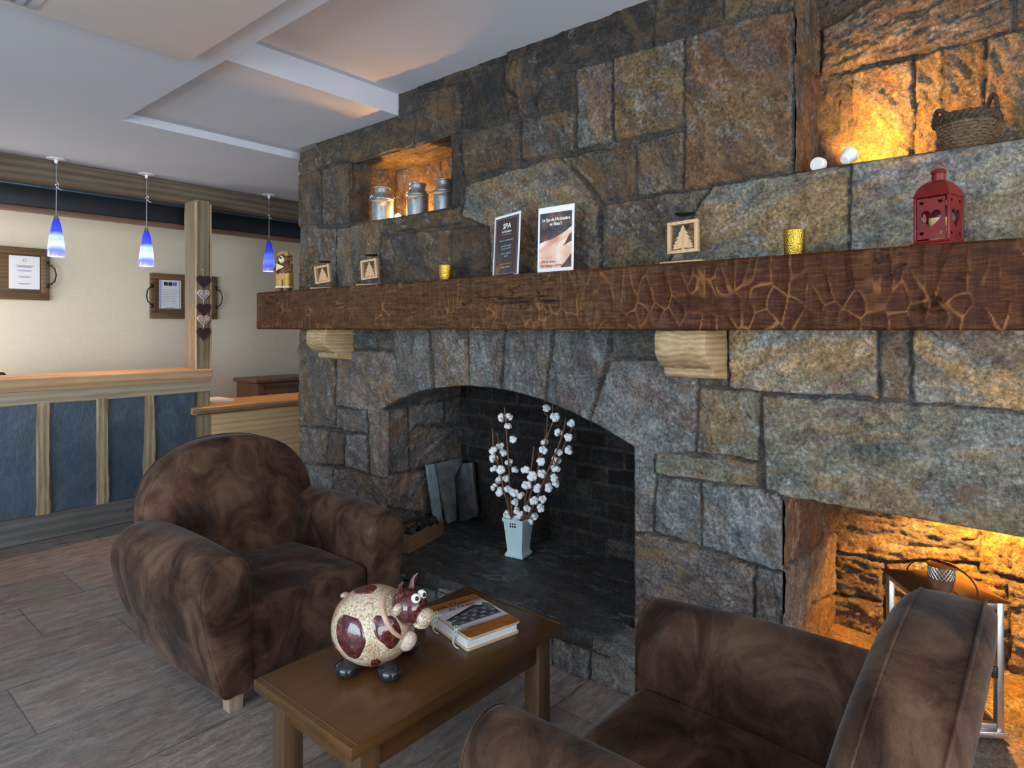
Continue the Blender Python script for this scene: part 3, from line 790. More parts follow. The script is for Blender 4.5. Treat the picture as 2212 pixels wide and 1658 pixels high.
# arch soffit: a strip curving under the voussoirs
pts = ARCH[3:15]; v = []; f = []
for i, (y, z) in enumerate(pts):
    for j, dx in enumerate((.004, .06, .12, .17)): v.append((XW+dx, y, z+.002*math.sin(i*2.1+j)))
for i in range(len(pts)-1):
    for j in range(3): f.append((i*4+j, i*4+j+1, (i+1)*4+j+1, (i+1)*4+j))
np_mesh('arch_soffit', np.array(v), np.array(f), M_STONE, fire, np.array([GD]*len(v)))
# hearth slab and the rough stones that carry it
hb = bmesh.new()
out = [(2.31, 1.432), (2.345, 1.425), (2.62, 1.428), (XB+.02, 1.42), (XB+.02, 3.19), (2.55, 3.19), (2.315, 3.24), (2.30, 2.75), (2.318, 2.3), (2.302, 1.9)]
# a dense slab so its cleft top is real relief
def slab_grid(x0, x1, y0, y1, z, th, poly, res, tint, mat, name, parent, seed, relief=.3):
    nu = int((x1-x0)/res); nv = int((y1-y0)/res)
    return stone_panel(name, (0, 0, z), (1, 0, 0), (0, 1, 0), (0, 0, 1), x0, x1, y0, y1, [(poly, tint, 0, 1.5)], (), res, mat, parent, seed, relief=relief, joint=th, round_=.012, warp=.003)
slab_grid(2.27, XB+.02, 1.40, 3.26, .18, .045, out, .008, (0.055, 0.058, 0.062), M_HEARTH, 'hearth_slab', fire, 61, .16)
def rough_block(mb, x0, x1, y0, y1, z0, z1, amp, seed, cuts=9, bev=.012):
    b = bmesh.new(); bmesh.ops.create_cube(b, size=1)
    for w in b.verts: w.co = Vector((x0+(w.co.x+.5)*(x1-x0), y0+(w.co.y+.5)*(y1-y0), z0+(w.co.z+.5)*(z1-z0)))
    bmesh.ops.bevel(b, geom=b.edges[:], offset=bev, segments=2, affect='EDGES', profile=.5)
    long_ = [e for e in b.edges]
    bmesh.ops.subdivide_edges(b, edges=long_, cuts=cuts, use_grid_fill=True)
    from mathutils import noise as mn
    for w in b.verts:
        p = w.co*14+Vector((seed*3.1, seed*1.7, 0)); q = w.co*45+Vector((seed, 0, seed))
        w.co += (mn.noise_vector(p)*amp + mn.noise_vector(q)*amp*.35)
    mb.bm(b, None, True)
hs = MB(); ys = [.80, 1.02, 1.24, 1.505, 1.70, 1.98, 2.20, 2.46, 2.72, 2.95, 3.25]
for i in range(len(ys)-1):
    rr = random.Random(i)
    rough_block(hs, 2.272+rr.uniform(-.006, .012), 2.52, ys[i]+.006, ys[i+1]-.006, -.005, (.168 if ys[i] < 1.4 else .135)+rr.uniform(-.012, .006), .011, i+2)
ho = hs.build('hearth_kerb', None, fire, autosmooth=0)
a = ho.data.color_attributes.new('tint', 'FLOAT_COLOR', 'POINT'); a.data.foreach_set('color', [0.135, 0.125, 0.115, 1]*len(ho.data.vertices))
ho.data.materials.append(M_STONE)
co = MB(); co.box(2.36, XB+.1, 1.38, 3.25, .0, .136)
co.build('hearth_core', simple('hearth_core_stone', (.07, .07, .07), .8), fire)

# ------------------------------------------------------------------ hewn mantel beam
def mantel():
    y0, y1, xf, xk, zb, zt = -.55, 4.265, 2.25, 2.495, 1.494, 1.752
    r = .014
    path = [(xk, zb, 0, -1)]
    def seg(a, b, n, nx, nz):
        for i in range(1, n+1):
            t = i/n; path.append((a[0]+(b[0]-a[0])*t, a[1]+(b[1]-a[1])*t, nx, nz))
    seg((xk, zb), (xf+r, zb), 14, 0, -1)
    for k in range(1, 5):
        q = k/5*PI/2; path.append((xf+r-r*math.sin(q), zb+r-r*math.cos(q), -math.sin(q), -math.cos(q)))
    seg((xf, zb+r), (xf, zt-r), 60, -1, 0)
    for k in range(1, 5):
        q = k/5*PI/2; path.append((xf+r-r*math.cos(q), zt-r+r*math.sin(q), -math.cos(q), math.sin(q)))
    seg((xf+r, zt), (xk, zt), 14, 0, 1)
    path = np.array(path); ny = 1150
    Y = np.linspace(y0, y1, ny)
    P = np.repeat(path[None], ny, 0); YY = np.repeat(Y[:, None], len(path), 1)
    s = np.concatenate([[0], np.cumsum(np.hypot(np.diff(path[:, 0]), np.diff(path[:, 1])))]); SS = np.repeat(s[None], ny, 0)
    zloc = P[..., 1]
    rg = np.random.RandomState(8)
    # adze scoops: long vertical strokes above, rounder scallops along the lower edge
    sites = []
    for _ in range(150): sites.append((rg.uniform(y0, y1), .245+rg.uniform(.10, .27), 1.0, .34, rg.uniform(-.35, .35)))
    for i in range(95): sites.append((y0+(i+rg.uniform(-.3, .3))*(y1-y0)/95, .245+rg.uniform(.015, .085), 1.0, .9, rg.uniform(-.5, .5)))
    for _ in range(60): sites.append((rg.uniform(y0, y1), .245-rg.uniform(.03, .22), 1, 1, 0))
    h1 = np.full(YY.shape, 9.0); h2 = np.full(YY.shape, 9.0)
    wob = .012*(fbm(YY*18, SS*18, 3, 4)-.5); wob2 = .012*(fbm(YY*18+9, SS*18, 3, 5)-.5)
    for sy, ss, ka, kb, an in sites:
        c, d = math.cos(an), math.sin(an)
        lo = np.searchsorted(Y, sy-.22); hi = np.searchsorted(Y, sy+.22)
        a_ = YY[lo:hi]-sy+wob[lo:hi]; b_ = SS[lo:hi]-ss+wob2[lo:hi]
        dd = np.hypot((a_*c+b_*d)*ka, (-a_*d+b_*c)*kb)
        x1 = h1[lo:hi]; x2 = h2[lo:hi]
        h2[lo:hi] = np.minimum(x2, np.maximum(x1, dd)); h1[lo:hi] = np.minimum(x1, dd)
    edge = np.clip(h2-h1, 0, .06)
    wear = 1-sstep(0.001, .0048, edge)
    disp = -.0080*np.minimum(edge/.05, 1) + .004*(fbm(YY*9, SS*9, 3, 11)-.5) + .0022*(fbm(YY*70, SS*16, 3, 12)-.5)
    # drying checks along the grain
    ck = np.abs(fbm(YY*1.4, SS*22, 4, 15)-.5); crack = (1-sstep(0, .012, ck))*sstep(.52, .62, fbm(YY*2.2, SS*5, 2, 16))
    disp -= .007*crack
    kn = np.hypot(YY-.27, (SS-.325))
    disp -= .012*(1-sstep(.0, .02, kn)) - .006*np.exp(-((kn-.024)/.01)**2)
    top = sstep(zt-.004, zt, zloc); disp *= (1-top)
    bot = (P[..., 3] < -.5); disp = np.where(bot, disp*.4, disp)
    pos = np.stack([P[..., 0]+P[..., 2]*disp, YY, P[..., 1]+P[..., 3]*disp], -1)
    m = len(path); idx = np.arange(ny*m).reshape(ny, m)
    q = np.stack([idx[:-1, :-1], idx[:-1, 1:], idx[1:, 1:], idx[1:, :-1]], -1).reshape(-1, 4)
    w = np.clip(wear*2.6*(fbm(YY*7, SS*12, 3, 21)-.36), 0, 1)*np.where(SS > .40, .6, 1)
    dark = sstep(.0, .022, kn)*(1-crack)
    tn = np.stack([w, dark, np.zeros_like(w)], -1).reshape(-1, 3)
    n = NT('hewn_chestnut'); at = n.n.new('ShaderNodeAttribute'); at.attribute_name = 'wear'
    sp = n.n.new('ShaderNodeSeparateColor'); n.l.new(at.outputs['Color'], sp.inputs[0])
    g = n.noise(n.coord((6, .9, 9)), 9, 7, .7, 1.2); g2 = n.noise(n.coord((20, 3, 60)), 7, 4, .7)
    vstr = n.noise(n.coord((6, 26, 2)), 4, 4, .7, .6)
    f = n.math('ADD', n.math('MULTIPLY', g, .60), n.math('ADD', n.math('MULTIPLY', g2, .12), n.math('MULTIPLY', vstr, .28)))
    c = n.ramp(f, [(.36, (.017, .0055, .0025)), (.5, (.050, .0155, .0055)), (.66, (.12, .043, .013))])
    xyz = n.n.new('ShaderNodeSeparateXYZ'); n.l.new(n.coord(), xyz.inputs[0])
    yy_ = n.math('ADD', xyz.outputs['Y'], n.math('MULTIPLY', n.math('SUBTRACT', n.noise(n.coord((1, 1.5, 5)), 1.6, 4, .6), .5), 1.6))
    tan = n.ramp(n.math('DIVIDE', yy_, 5.0), [(.20, 0), (.33, .75), (.66, .75), (.78, 0)])
    c = n.mix(tan, c, n.ramp(f, [(.34, (.025, .011, .005)), (.5, (.075, .037, .016)), (.68, (.185, .10, .045))]))
    c = n.mix(n.math('MULTIPLY', sp.outputs[0], .85), c, (.30, .125, .04))
    c = n.mix(sp.outputs[1], (.012, .009, .007), c)
    n.bump(f, .35, .006)
    m_ = n.set(col=c, rough=.55, spec=.12)
    o = np_mesh('mantel_beam', pos.reshape(-1, 3), q[:, ::-1], m_, None, tn, True, 'wear')
    tag(o, 'long dark hewn timber mantel beam across the stone wall above the fireplace', 'mantel beam')
    b = bmesh.new(); b.from_mesh(o.data); b.verts.ensure_lookup_table()
    for k in (0, ny-1):
        ring = [b.verts[k*m+j] for j in range(m)]
        b.faces.new(ring if k else ring[::-1])
    bmesh.ops.recalc_face_normals(b, faces=b.faces[:]); b.to_mesh(o.data); b.free()
mantel()

def corbel(y0, y1, label, seed):
    prof = [(2.515, 1.493), (2.298, 1.493), (2.288, 1.47), (2.288, 1.405), (2.298, 1.385), (2.318, 1.365), (2.35, 1.348), (2.372, 1.342), (2.374, 1.318), (2.385, 1.304), (2.515, 1.296)]
    b = bmesh.new(); vs = [b.verts.new((x, y0, z)) for x, z in prof]; f = b.faces.new(vs)
    r = bmesh.ops.extrude_face_region(b, geom=[f])
    for e in r['geom']:
        if isinstance(e, bmesh.types.BMVert): e.co.y = y1
    bmesh.ops.bevel(b, geom=b.edges[:], offset=.006, segments=2, affect='EDGES', profile=.5)
    bmesh.ops.subdivide_edges(b, edges=[e for e in b.edges if e.calc_length() > .05], cuts=8, use_grid_fill=True)
    bmesh.ops.triangulate(b, faces=b.faces[:])
    from mathutils import noise as mn
    for w in b.verts:
        if w.co.z < 1.488: w.co += mn.noise_vector(w.co*22+Vector((seed, 0, 0)))*.005 + mn.noise_vector(w.co*70)*.0015
    o = MB().bm(b).build('corbel', M_CORBEL, None, autosmooth=35)
    tag(o, label, 'corbel', 'oak corbels under the mantel beam')
corbel(.995, 1.205, 'oak corbel under the mantel to the right of the fireplace arch', 3)
corbel(3.485, 3.695, 'oak corbel under the far end of the mantel beside the reception desk', 8)

# ================================================================== RECEPTION SIDE
def wavy(pts, amp, seed, axis_len):
    rg = random.Random(seed); return [(x+rg.uniform(-amp, amp), z+rg.uniform(-amp, amp)*.3) for x, z in pts]
def rough_beam(name, x0, x1, y0, y1, z0, z1, mat, seed, parent=None, n=60, amp=.006, along='X', bev=.012):
    """a timber with slightly wandering arrises"""
    L = (x1-x0) if along == 'X' else (z1-z0)
    prof = []
    a0, a1, b0, b1 = (y0, y1, z0, z1) if along == 'X' else (x0, x1, y0, y1)
    c = bev
    prof = [(a0+c, b0), (a1-c, b0), (a1, b0+c), (a1, b1-c), (a1-c, b1), (a0+c, b1), (a0, b1-c), (a0, b0+c)]
    from mathutils import noise as mn
    rings = []
    for i in range(n+1):
        t = i/n; p = (x0 if along == 'X' else z0)+L*t
        ring = []
        for k, (a, b) in enumerate(prof):
            d = mn.noise_vector(Vector((p*2.2, (k//2)*3.7+seed, seed)))*amp + mn.noise_vector(Vector((p*9, k*1.7+seed, seed)))*amp*.35
            ring.append((p, a+d.x, b+d.y) if along == 'X' else (a+d.x, b+d.y, p))
        rings.append(ring)
    return MB().loft(rings).build(name, mat, parent, autosmooth=30)

o = rough_beam('timber_beam', -1.5, 5.4, 5.665, 5.86, 2.585, 2.749, M_BEAM, 1, amp=.007)
tag(o, 'weathered brown timber beam under the ceiling above the reception desk', 'beam')
sb = empty('steel_beam', 'dark blue-grey steel beam running behind the timber beam', 'steel beam', (2, 5.95, 2.42))
MB().box(-3.4, 3.4, -.07, .01, .0, .155, .004).build('web', M_DARKSTEEL, sb)
MB().box(-3.4, 3.4, -.085, .03, .148, .175, .004).build('flange', M_STEELBEAM, sb)
tr = MB().box(-1.4, 5.4, 5.885, 5.99, 2.385, 2.42, .006).build('trim_1', M_REDTRIM); struct(tr)

# post standing on the desk
post = empty('timber_post', 'upright weathered oak post carrying the beam, garland of hearts on it', 'post', (2.43, 5.56, 0))
rough_beam('shaft', -.058, .058, -.06, .19, .84, 2.585, M_POST, 5, post, amp=.006, along='Z', bev=.012, n=50)
rough_beam('foot', -.108, .058, -.062, .19, 0, .772, M_POST, 9, post, amp=.004, along='Z', bev=.006, n=30)
for sx in (-.059, .059):
    pts = []
    rg = random.Random(3 if sx < 0 else 5)
    e = rough_beam('sapwood_edge', sx-.008, sx+.008, -.066, -.05, 1.155, 2.56, M_SAPWOOD, 11+int(sx*100), post, amp=.004, along='Z', bev=.004, n=50)
    tag(e, 'pale sapwood edge of the post')

# hearts strung on the post
hg = empty('heart_garland', 'string of five small hearts hanging on the oak post', 'garland', (2.42, 5.487, 1.99))
M_HDARK = simple('dark_slate_heart', hexc(58, 40, 46), 0.45, var=.2); M_HWHITE = simple('whitewashed_heart', hexc(205, 178, 172), 0.7, var=.12, scale=90)
M_STRING = simple('jute_string', hexc(190, 160, 120), 0.9)
MB().tube([(0, 0, .02), (.002, -.004, -.2), (-.002, -.004, -.36), (0, -.004, -.52)], .0025, 6).tube([(-.02, -.003, 0), (0, -.006, .012), (.018, -.003, -.006)], .003, 6).build('string', M_STRING, hg)
for k, (dz, m, w) in enumerate(((-.10, M_HDARK, .118), (-.21, M_HWHITE, .10), (-.335, M_HDARK, .118), (-.425, M_HWHITE, .10), (-.54, M_HDARK, .118))):
    h = flat_shape('heart', [heart(w, w*.92)], .008, m, hg, T(0, -.010, dz), bev=.0015)
    tag(h, 'dark heart' if m is M_HDARK else 'whitewashed carved heart')
    if m is M_HWHITE:
        e = MB(); e.tube([(x, 0, z) for x, z in heart(w*.72, w*.66)], .0018, 5, T(0, -.016, dz), closed=True)
        e.tube([(.012*math.cos(q*PI/6)*(1+.4*math.cos(q*PI/2*3)), 0, .014*math.sin(q*PI/6)) for q in range(12)], .0016, 5, T(0, -.016, dz), closed=True)
        tag(e.build('carving', M_HDARK, h), 'carved lines')

# the reception counter
cn = empty('reception_counter', 'long reception counter with blue slate panels and pale timber top', 'counter', (1.4, 5.5, 0))
X0 = -1.3   # left end beyond the frame (local x)
def liveedge(name, x0, x1, y0, y1, z0, z1, mat, parent, seed, amp=.012, n=80, side=None):
    from mathutils import noise as mn
    rings = []
    for i in range(n+1):
        t = i/n; x = x0+(x1-x0)*t
        e = min(1, min(t, 1-t)*n/2.0); e = .55+.45*math.sqrt(max(0, e))
        w1 = mn.noise(Vector((x*2.5, seed, 0)))*amp + mn.noise(Vector((x*9, seed, 3)))*amp*.35
        w2 = mn.noise(Vector((x*3, seed, 9)))*amp*.6
        ym = (y0+y1)/2; zm = (z0+z1)/2
        pr = [(y0+w1+.010, z1), (y1, z1), (y1, z0), (y0+w1+.022+w2, z0), (y0+w1+.004, z0+(z1-z0)*.3), (y0+w1, z0+(z1-z0)*.65), (y0+w1+.003, z1-.008)]
        rings.append([(x, y1+(y-y1)*(e if y < ym else 1), zm+(z-zm)*e) for y, z in pr])
    return MB().loft(rings).build(name, mat, parent, autosmooth=50)
liveedge('worktop', X0, 1.125, -.085, .36, 1.062, 1.158, M_COUNTER, cn, 2, .010)
rough_beam('apron', X0, 1.07, -.05, -.004, .966, 1.064, M_APRON, 21, cn, amp=.006, bev=.006)
rough_beam('base_rail', X0, .95, -.055, -.003, .0, .183, M_RAIL, 23, cn, amp=.003, bev=.008)
edges = [(-1.3, -.52), (-.42, -.155), (-.065, .222), (.302, .558), (.630, .92)]
for a, b in edges: 
    q = MB().box(a-.03, b+.03, -.018, .0, .16, .985).build('slate_panel', M_SLATE, cn)
for a, b, s in ((-.52, -.42, 1), (-.150, -.066, 2), (.222, .302, 3), (.558, .630, 4)):
    rough_beam('stud', a, b, -.05, -.012, .175, .975, M_STUD, 30+s, cn, amp=.012, along='Z', bev=.010, n=40)
bk = MB().box(X0, .92, .0, .06, 0, 1.06).build('back_panel', M_PINE, cn)
# a black chair back showing above the counter at the far left
oc = empty('office_chair', 'black chair back rising just above the counter at the far left', 'chair', (1.0, 6.15, 0))
b = MB(); b.box(-.22, .22, -.03, .03, .62, 1.165, .028, seg=4); b.build('backrest', M_BLACK, oc)
MB().box(-.24, .24, -.5, -.03, .46, .54, .03, seg=3).build('seat', M_BLACK, oc)
MB().tube([(0, -.02, .68), (0, .0, .5), (0, -.25, .44)], .02, 8).build('back_bracket', M_BLACK, oc)
MB().lathe([(.03, .06), (.03, .46)], 16, T(0, -.25, 0)).build('gas_lift', M_CHROME, oc)
b = MB()
for k in range(5): b.tube([(0, -.25, .09), (.3*math.cos(k*2*PI/5), -.25+.3*math.sin(k*2*PI/5), .05)], .018, 8); b.ball(.028, T(.3*math.cos(k*2*PI/5), -.25+.3*math.sin(k*2*PI/5), .028), 2)
b.build('star_base', M_BLACK, oc)

# lower desk to the right of the post
ld = empty('lower_desk', 'lower pine desk with orange-lit live-edge top beside the stone wall', 'desk', (2.9, 5.5, 0))
liveedge('worktop', -.60, 1.0, -.12, .42, .775, .842, M_DESKTOP, ld, 7, .012)
be = liveedge('bark_edge', -.60, 1.0, -.128, -.10, .779, .834, M_BARK, ld, 7, .012); tag(be, 'dark bark edge of the desk top')
b = MB()
zz = 0.02
for k in range(6): b.box(-.41, 1.0, -.03, .0, zz, min(zz+.13, .774), .003); zz += .1305
b.build('front_boards', M_PINE, ld)
pp = MB()
for k in range(6): pp.box(-.105, .105, -.148, .148, k*.0035, k*.0035+.003, M=T(random.Random(k).uniform(-.006, .006), 0, 0) @ R(random.Random(k).uniform(-.05, .05), 'Z'))
o = pp.build('paper_stack', M_PAPER, None, (2.66, 5.80, .8425)); tag(o, 'small stack of white papers on the lower desk beside the post', 'papers')

# dark cabinet against the back wall
cb = empty('wooden_cabinet', 'dark brown wooden cabinet standing against the cream back wall', 'cabinet', (3.86, 6.55, 0))
MB().box(-.50, .55, -.20, .245, .04, .925, .004).build('body', M_CABINET, cb)
MB().box(-.545, .6, -.25, .248, .925, .965, .014, seg=4).build('top', M_CABINET, cb)
MB().box(-.50, -.435, -.215, -.2, .04, .925, .004).build('corner_post', M_CABINET, cb)
MB().box(-.42, .50, -.208, -.2, .86, .915, .003).build('frieze', M_CABINET, cb)
MB().box(-.53, .58, -.23, .245, .0, .05, .006).build('plinth', M_CABINET, cb)
for x0 in (-.41, .055):
    d = MB().box(x0, x0+.44, -.214, -.2, .08, .85, .005).build('door', M_CABINET, cb)
    for k in range(5): MB().ball(.0085, T(x0+.05+k*.09, -.218, .795-.02*(k % 2)), 2).build('stud', M_CHROME, d)
    MB().lathe([(.004, 0), (.006, .012), (.013, .018), (.013, .024), (.004, .03)], 16, T(x0+(.40 if x0 < 0 else .04), -.214, .5) @ R(PI/2, 'X')).build('knob', M_CHROME, d)

# framed notices made from trays
def frame(loc, w, h, papers, label, seed):
    r = empty('notice_frame', label, 'frame', loc, group='wooden notice frames on the cream wall')
    MB().box(-w/2, w/2, -.016, 0, 0, h, .002).build('back_board', M_FRAMEW, r)
    t = .055
    MB().box(-w/2-.004, w/2+.004, -.035, 0, h-t, h+.004, .006).build('rail', M_FRAMEW, r); MB().box(-w/2-.004, w/2+.004, -.035, 0, -.004, t, .006).build('rail', M_FRAMEW, r)
    MB().box(-w/2-.004, -w/2+t, -.034, 0, t, h-t, .006).build('stile', M_FRAMEW, r); MB().box(w/2-t, w/2+.004, -.034, 0, t, h-t, .006).build('stile', M_FRAMEW, r)
    for s in (-1, 1):
        x = s*(w/2+.004)
        b = MB()
        zc = h*.5
        b.tube([(x-s*.012, -.042, zc+.092), (x+s*.004, -.05, zc+.085), (x+s*.032, -.052, zc+.055), (x+s*.042, -.052, zc), (x+s*.032, -.052, zc-.055), (x+s*.004, -.05, zc-.085), (x-s*.012, -.042, zc-.092)], .006, 8)
        for q in (-1, 1): b.ball(.014, T(x-s*.014, -.038, zc+q*.092) @ S3(1, .6, 1), 2); b.ball(.009, T(x-s*.006, -.04, zc+q*.112) @ S3(1, .6, 1), 2); b.ball(.009, T(x-s*.02, -.04, zc+q*.108) @ S3(1, .6, 1), 2)
        b.build('handle', M_BLACK, r)
    for px, pz, pw, ph, kind in papers:
        p = MB().box(px-pw/2, px+pw/2, -.0195, -.0165, pz, pz+ph).build('paper', M_PAPER, r); tag(p, 'white printed sheet')
        b = MB(); b2 = MB(); b3 = MB(); rg = random.Random(seed)
        y = -.0203
        def bar(m, x0, x1, z0, z1): m.box(x0, x1, y, y+.0007, z0, z1)
        if kind == 0:      # letter with round emblem and centred lines
            b3.lathe([(.009, 0), (.013, .0008)], 20, T(px, y+.0004, pz+ph*.87) @ R(PI/2, 'X'), cap=False)
            for k, (zz, ww) in enumerate(((.70, .6), (.675, .45), (.655, .5), (.56, .5), (.535, .4), (.37, .45), (.35, .35), (.16, .42), (.14, .24))):
                bar(b3 if 3 <= k < 5 else b, px-ww*pw/2, px+ww*pw/2, pz+zz*ph, pz+zz*ph+.0035)
        elif kind == 1:    # plain list
            for k in range(18):
                if k % 4 == 3: continue
                ww = rg.uniform(.3, .8); bar(b, px-pw*.42, px-pw*.42+pw*ww, pz+ph*(.93-.05*k), pz+ph*(.93-.05*k)+.003)
        else:              # sheet with three little pictures and violet margins
            for k, m in enumerate((b2, b2, b3)): bar(m, px-pw*.30+k*pw*.21, px-pw*.30+k*pw*.21+pw*.18, pz+ph*.80, pz+ph*.93)
            bar(b3, px-pw*.46, px-pw*.425, pz+.002, pz+ph-.002); bar(b3, px+pw*.42, px+pw*.445, pz+.002, pz+ph-.002)
            for k in range(10): bar(b, px-pw*.38, px-pw*.38+pw*rg.uniform(.3, .42), pz+ph*(.66-.06*k), pz+ph*(.66-.06*k)+.0025); bar(b, px+pw*.04, px+pw*.04+pw*rg.uniform(.15, .33), pz+ph*(.66-.06*k), pz+ph*(.66-.06*k)+.0025)
            bar(b2, px-pw*.22, px+pw*.22, pz+ph*.015, pz+ph*.03)
        for m, mt, nm in ((b, M_INK, 'grey_lettering_print'), (b2, M_INKDARK, 'dark_picture_print'), (b3, M_INKBLUE, 'blue_print')):
            if m.v: m.build(nm, mt, p)
f0 = onY(6.8, 104, 648); f1 = onY(6.8, 323, 687); f2 = onY(6.8, 466, 687)
w = f2.x-f1.x; h = onY(6.8, 323, 590).z-f1.z
frame(((f1.x+f2.x)/2, 6.798, f1.z), w, h, [(-.14, .10, .205, .285, 2)], 'wooden notice frame half hidden behind the oak post', 5)
frame((f0.x-.36, 6.798, f0.z), .72, h, [(.185, .09, .215, .285, 0), (-.115, .065, .215, .305, 1)], 'wooden notice frame holding two white sheets behind the leftmost pendant lamp', 9)

# pendant lamps
def shade_mat(name, lo, k, bright):
    n = NT(name)
    sp = n.n.new('ShaderNodeSeparateXYZ'); n.l.new(n.coord(), sp.inputs[0])
    z = n.math('DIVIDE', sp.outputs['Z'], .27)
    col = n.ramp(z, [(0.0, (.30, .33, 1.0)), (0.16, (.16, .20, .95)), (.30, (.55, .72, 1.0) if bright else (.20, .30, .95)), (.52, (.42, .58, 1.0) if bright else (.14, .22, .85)), (.68, (.035, .06, .72)), (.95, (.012, .02, .35))])
    cl = n.ramp(n.noise(n.coord((1, 1, 2.5)), 9, 4, .6, .8), [(.4, .75), (.7, 1.25)])
    col = n.mix(1.0, col, cl, 'MULTIPLY')
    return n.set(col=(.02, .03, .35), rough=.12, emit=col, estr=k)
M_SH1 = shade_mat('lit_blue_glass', 0, 1.5, True); M_SH2 = shade_mat('dim_blue_glass', 0, .75, False)
def emissive(name, c, s):
    n = NT(name); return n.set(col=(.8, .8, .8), emit=c, estr=s)
M_BULB = emissive('lit_bulb', (1.0, .82, .6), 5)
def lamp_light(name, kind, loc, power, color, parent=None, radius=.02, **k):
    l = bpy.data.lights.new(name, kind); l.energy = power; l.color = color; l.shadow_soft_size = radius
    for a, v in k.items(): setattr(l, a, v)
    o = bpy.data.objects.new(name, l); link(o, parent); o.location = loc; return o
def pendant(px_top, px_sh, yb_px, yt_px, label, mat, power):
    y = 5.6
    c = onY(y, px_sh, yb_px); t = onY(y, px_sh, yt_px)
    r = empty('pendant_lamp', label, 'pendant lamp', (c.x, y, c.z), group='blue glass pendant lamps above the counter')
    L = t.z-c.z; H = Z0-c.z
    MB().lathe([(.0, H-.035), (.010, H-.034), (.014, H-.010), (.060, H-.006), (.062, H-.001)], 32).build('canopy', M_WHITE, r)
    MB().tube([(0, 0, L+.01), (.001, 0, (L+H)/2), (0, 0, H-.03)], .0035, 8).build('cable', M_CHROME, r)
    b = MB(); zc = H-.19; b.ball(.011, T(0, 0, zc), 2); b.tube([(0, 0, zc+.02), (.014, 0, zc+.006), (.012, 0, zc-.014), (0, 0, zc-.022)], .003, 6).tube([(0, 0, zc-.016), (.022, -.01, zc-.034), (.034, -.012, zc-.034)], .0028, 6)
    b.build('cable_clip', M_CHROME, r)
    MB().lathe([(.006, L+.02), (.009, L+.012), (.016, L-.004), (.019, L-.012)], 20).build('socket_cap', M_CHROME, r)
    k = L/.27
    pr = [(.018, .258), (.029, .222), (.041, .16), (.0495, .10), (.0545, .05), (.0555, .02), (.0545, .0)]
    inner = [(rr-.004, z) for rr, z in pr[::-1]]
    MB().lathe([(rr, z*k) for rr, z in pr]+[(rr, z*k+.0005) for rr, z in inner], 36, cap=False).build('shade', mat, r)
    MB().ball(.022, T(0, 0, .115*k) @ S3(1, 1, 1.2), 3).build('bulb', M_BULB, r)
    lamp_light('pendant_glow', 'POINT', (0, 0, .072), power, (1.0, .56, .27), r, .02)
pendant(120, 121.5, 554, 470, 'leftmost blue glass pendant lamp over the reception counter', M_SH1, 24)
pendant(316, 316.5, 575, 496, 'blue glass pendant lamp hanging just left of the oak post', M_SH1, 24)
pendant(580, 581, 586, 520, 'blue glass pendant lamp over the lower desk beside the stone wall', M_SH2, 30)

# ================================================================== ON THE MANTEL
ZM = 1.7525
WR = -PI/2   # things that face the room from the stone wall
def frame_light(px, py, label, tilt, s, rz):
    p = onX(2.36, px, 700)
    r = empty('tree_candle_holder', label, 'candle holder', (2.355, p.y, ZM), WR+rz, group='wooden tree candle holders on the mantel')
    MB().box(-.085*s, .085*s, -.035, .035, 0, .012, .002).build('base_plank', M_PLYW, r)
    MB().tube([(0, .012, .01), (0, .012, .192*s)], .002, 8).build('rod', M_BLACK, r)
    MB().lathe([(.0, .190*s), (.030, .191*s), (.040, .196*s), (.041, .199*s), (.038, .198*s), (.0, .194*s)], 28, T(0, .012, 0)).build('candle_dish', M_BLACK, r)
    M = T(0, -.004, .105*s) @ R(tilt, 'Y') @ R(-.04, 'X')
    a = .062*s
    MB().box(-a, a, -.012, .012, a-.013, a, .0008, M).box(-a, a, -.012, .012, -a, -a+.013, .0008, M).box(-a, -a+.013, -.012, .012, -a+.013, a-.013, .0008, M).box(a-.013, a, -.012, .012, -a+.013, a-.013, .0008, M).build('square_frame', M_PLYW, r)
    tree = []
    lv = [(.0, .047), (.010, .030), (.006, .030), (.021, .013), (.013, .013), (.031, -.006), (.020, -.006), (.038, -.019), (.028, -.019), (.042, -.031), (.034, -.031), (.043, -.043), (.026, -.045), (.006, -.041), (.006, -.0495)]
    tree = [(x*s, z*s) for x, z in lv] + [(-x*s, z*s) for x, z in lv[:0:-1]]
    flat_shape('tree', [tree], .006, M_PLYW, r, M)
frame_light(700, 600, 'leftmost wooden tree candle holder near the end of the mantel', -.12, .92, .35)
frame_light(801, 600, 'second wooden tree candle holder from the far end of the mantel', -.10, .95, .25)
frame_light(1478, 500, 'wooden tree candle holder on the mantel right of the two spa posters', -.03, 1.02, .0)
def gold_pot(px, h, r0, r1, label):
    p = onX(2.355, px, 600)
    o = MB().lathe([(0, 0), (r0*.95, 0), (r0, .003), (r1, h), (r1-.003, h), (r0-.004, .012), (0, .010)], 40).build('gold_tealight_pot', M_GOLD, None, (2.355, p.y, ZM)); 
    return tag(o, label, 'candle pot', 'gold tealight pots on the mantel')
gold_pot(963, .082, .034, .039, 'small gold tealight pot on the mantel left of the posters')
gold_pot(1716, .092, .034, .036, 'larger glittering gold tealight pot between tree holder and red lantern')

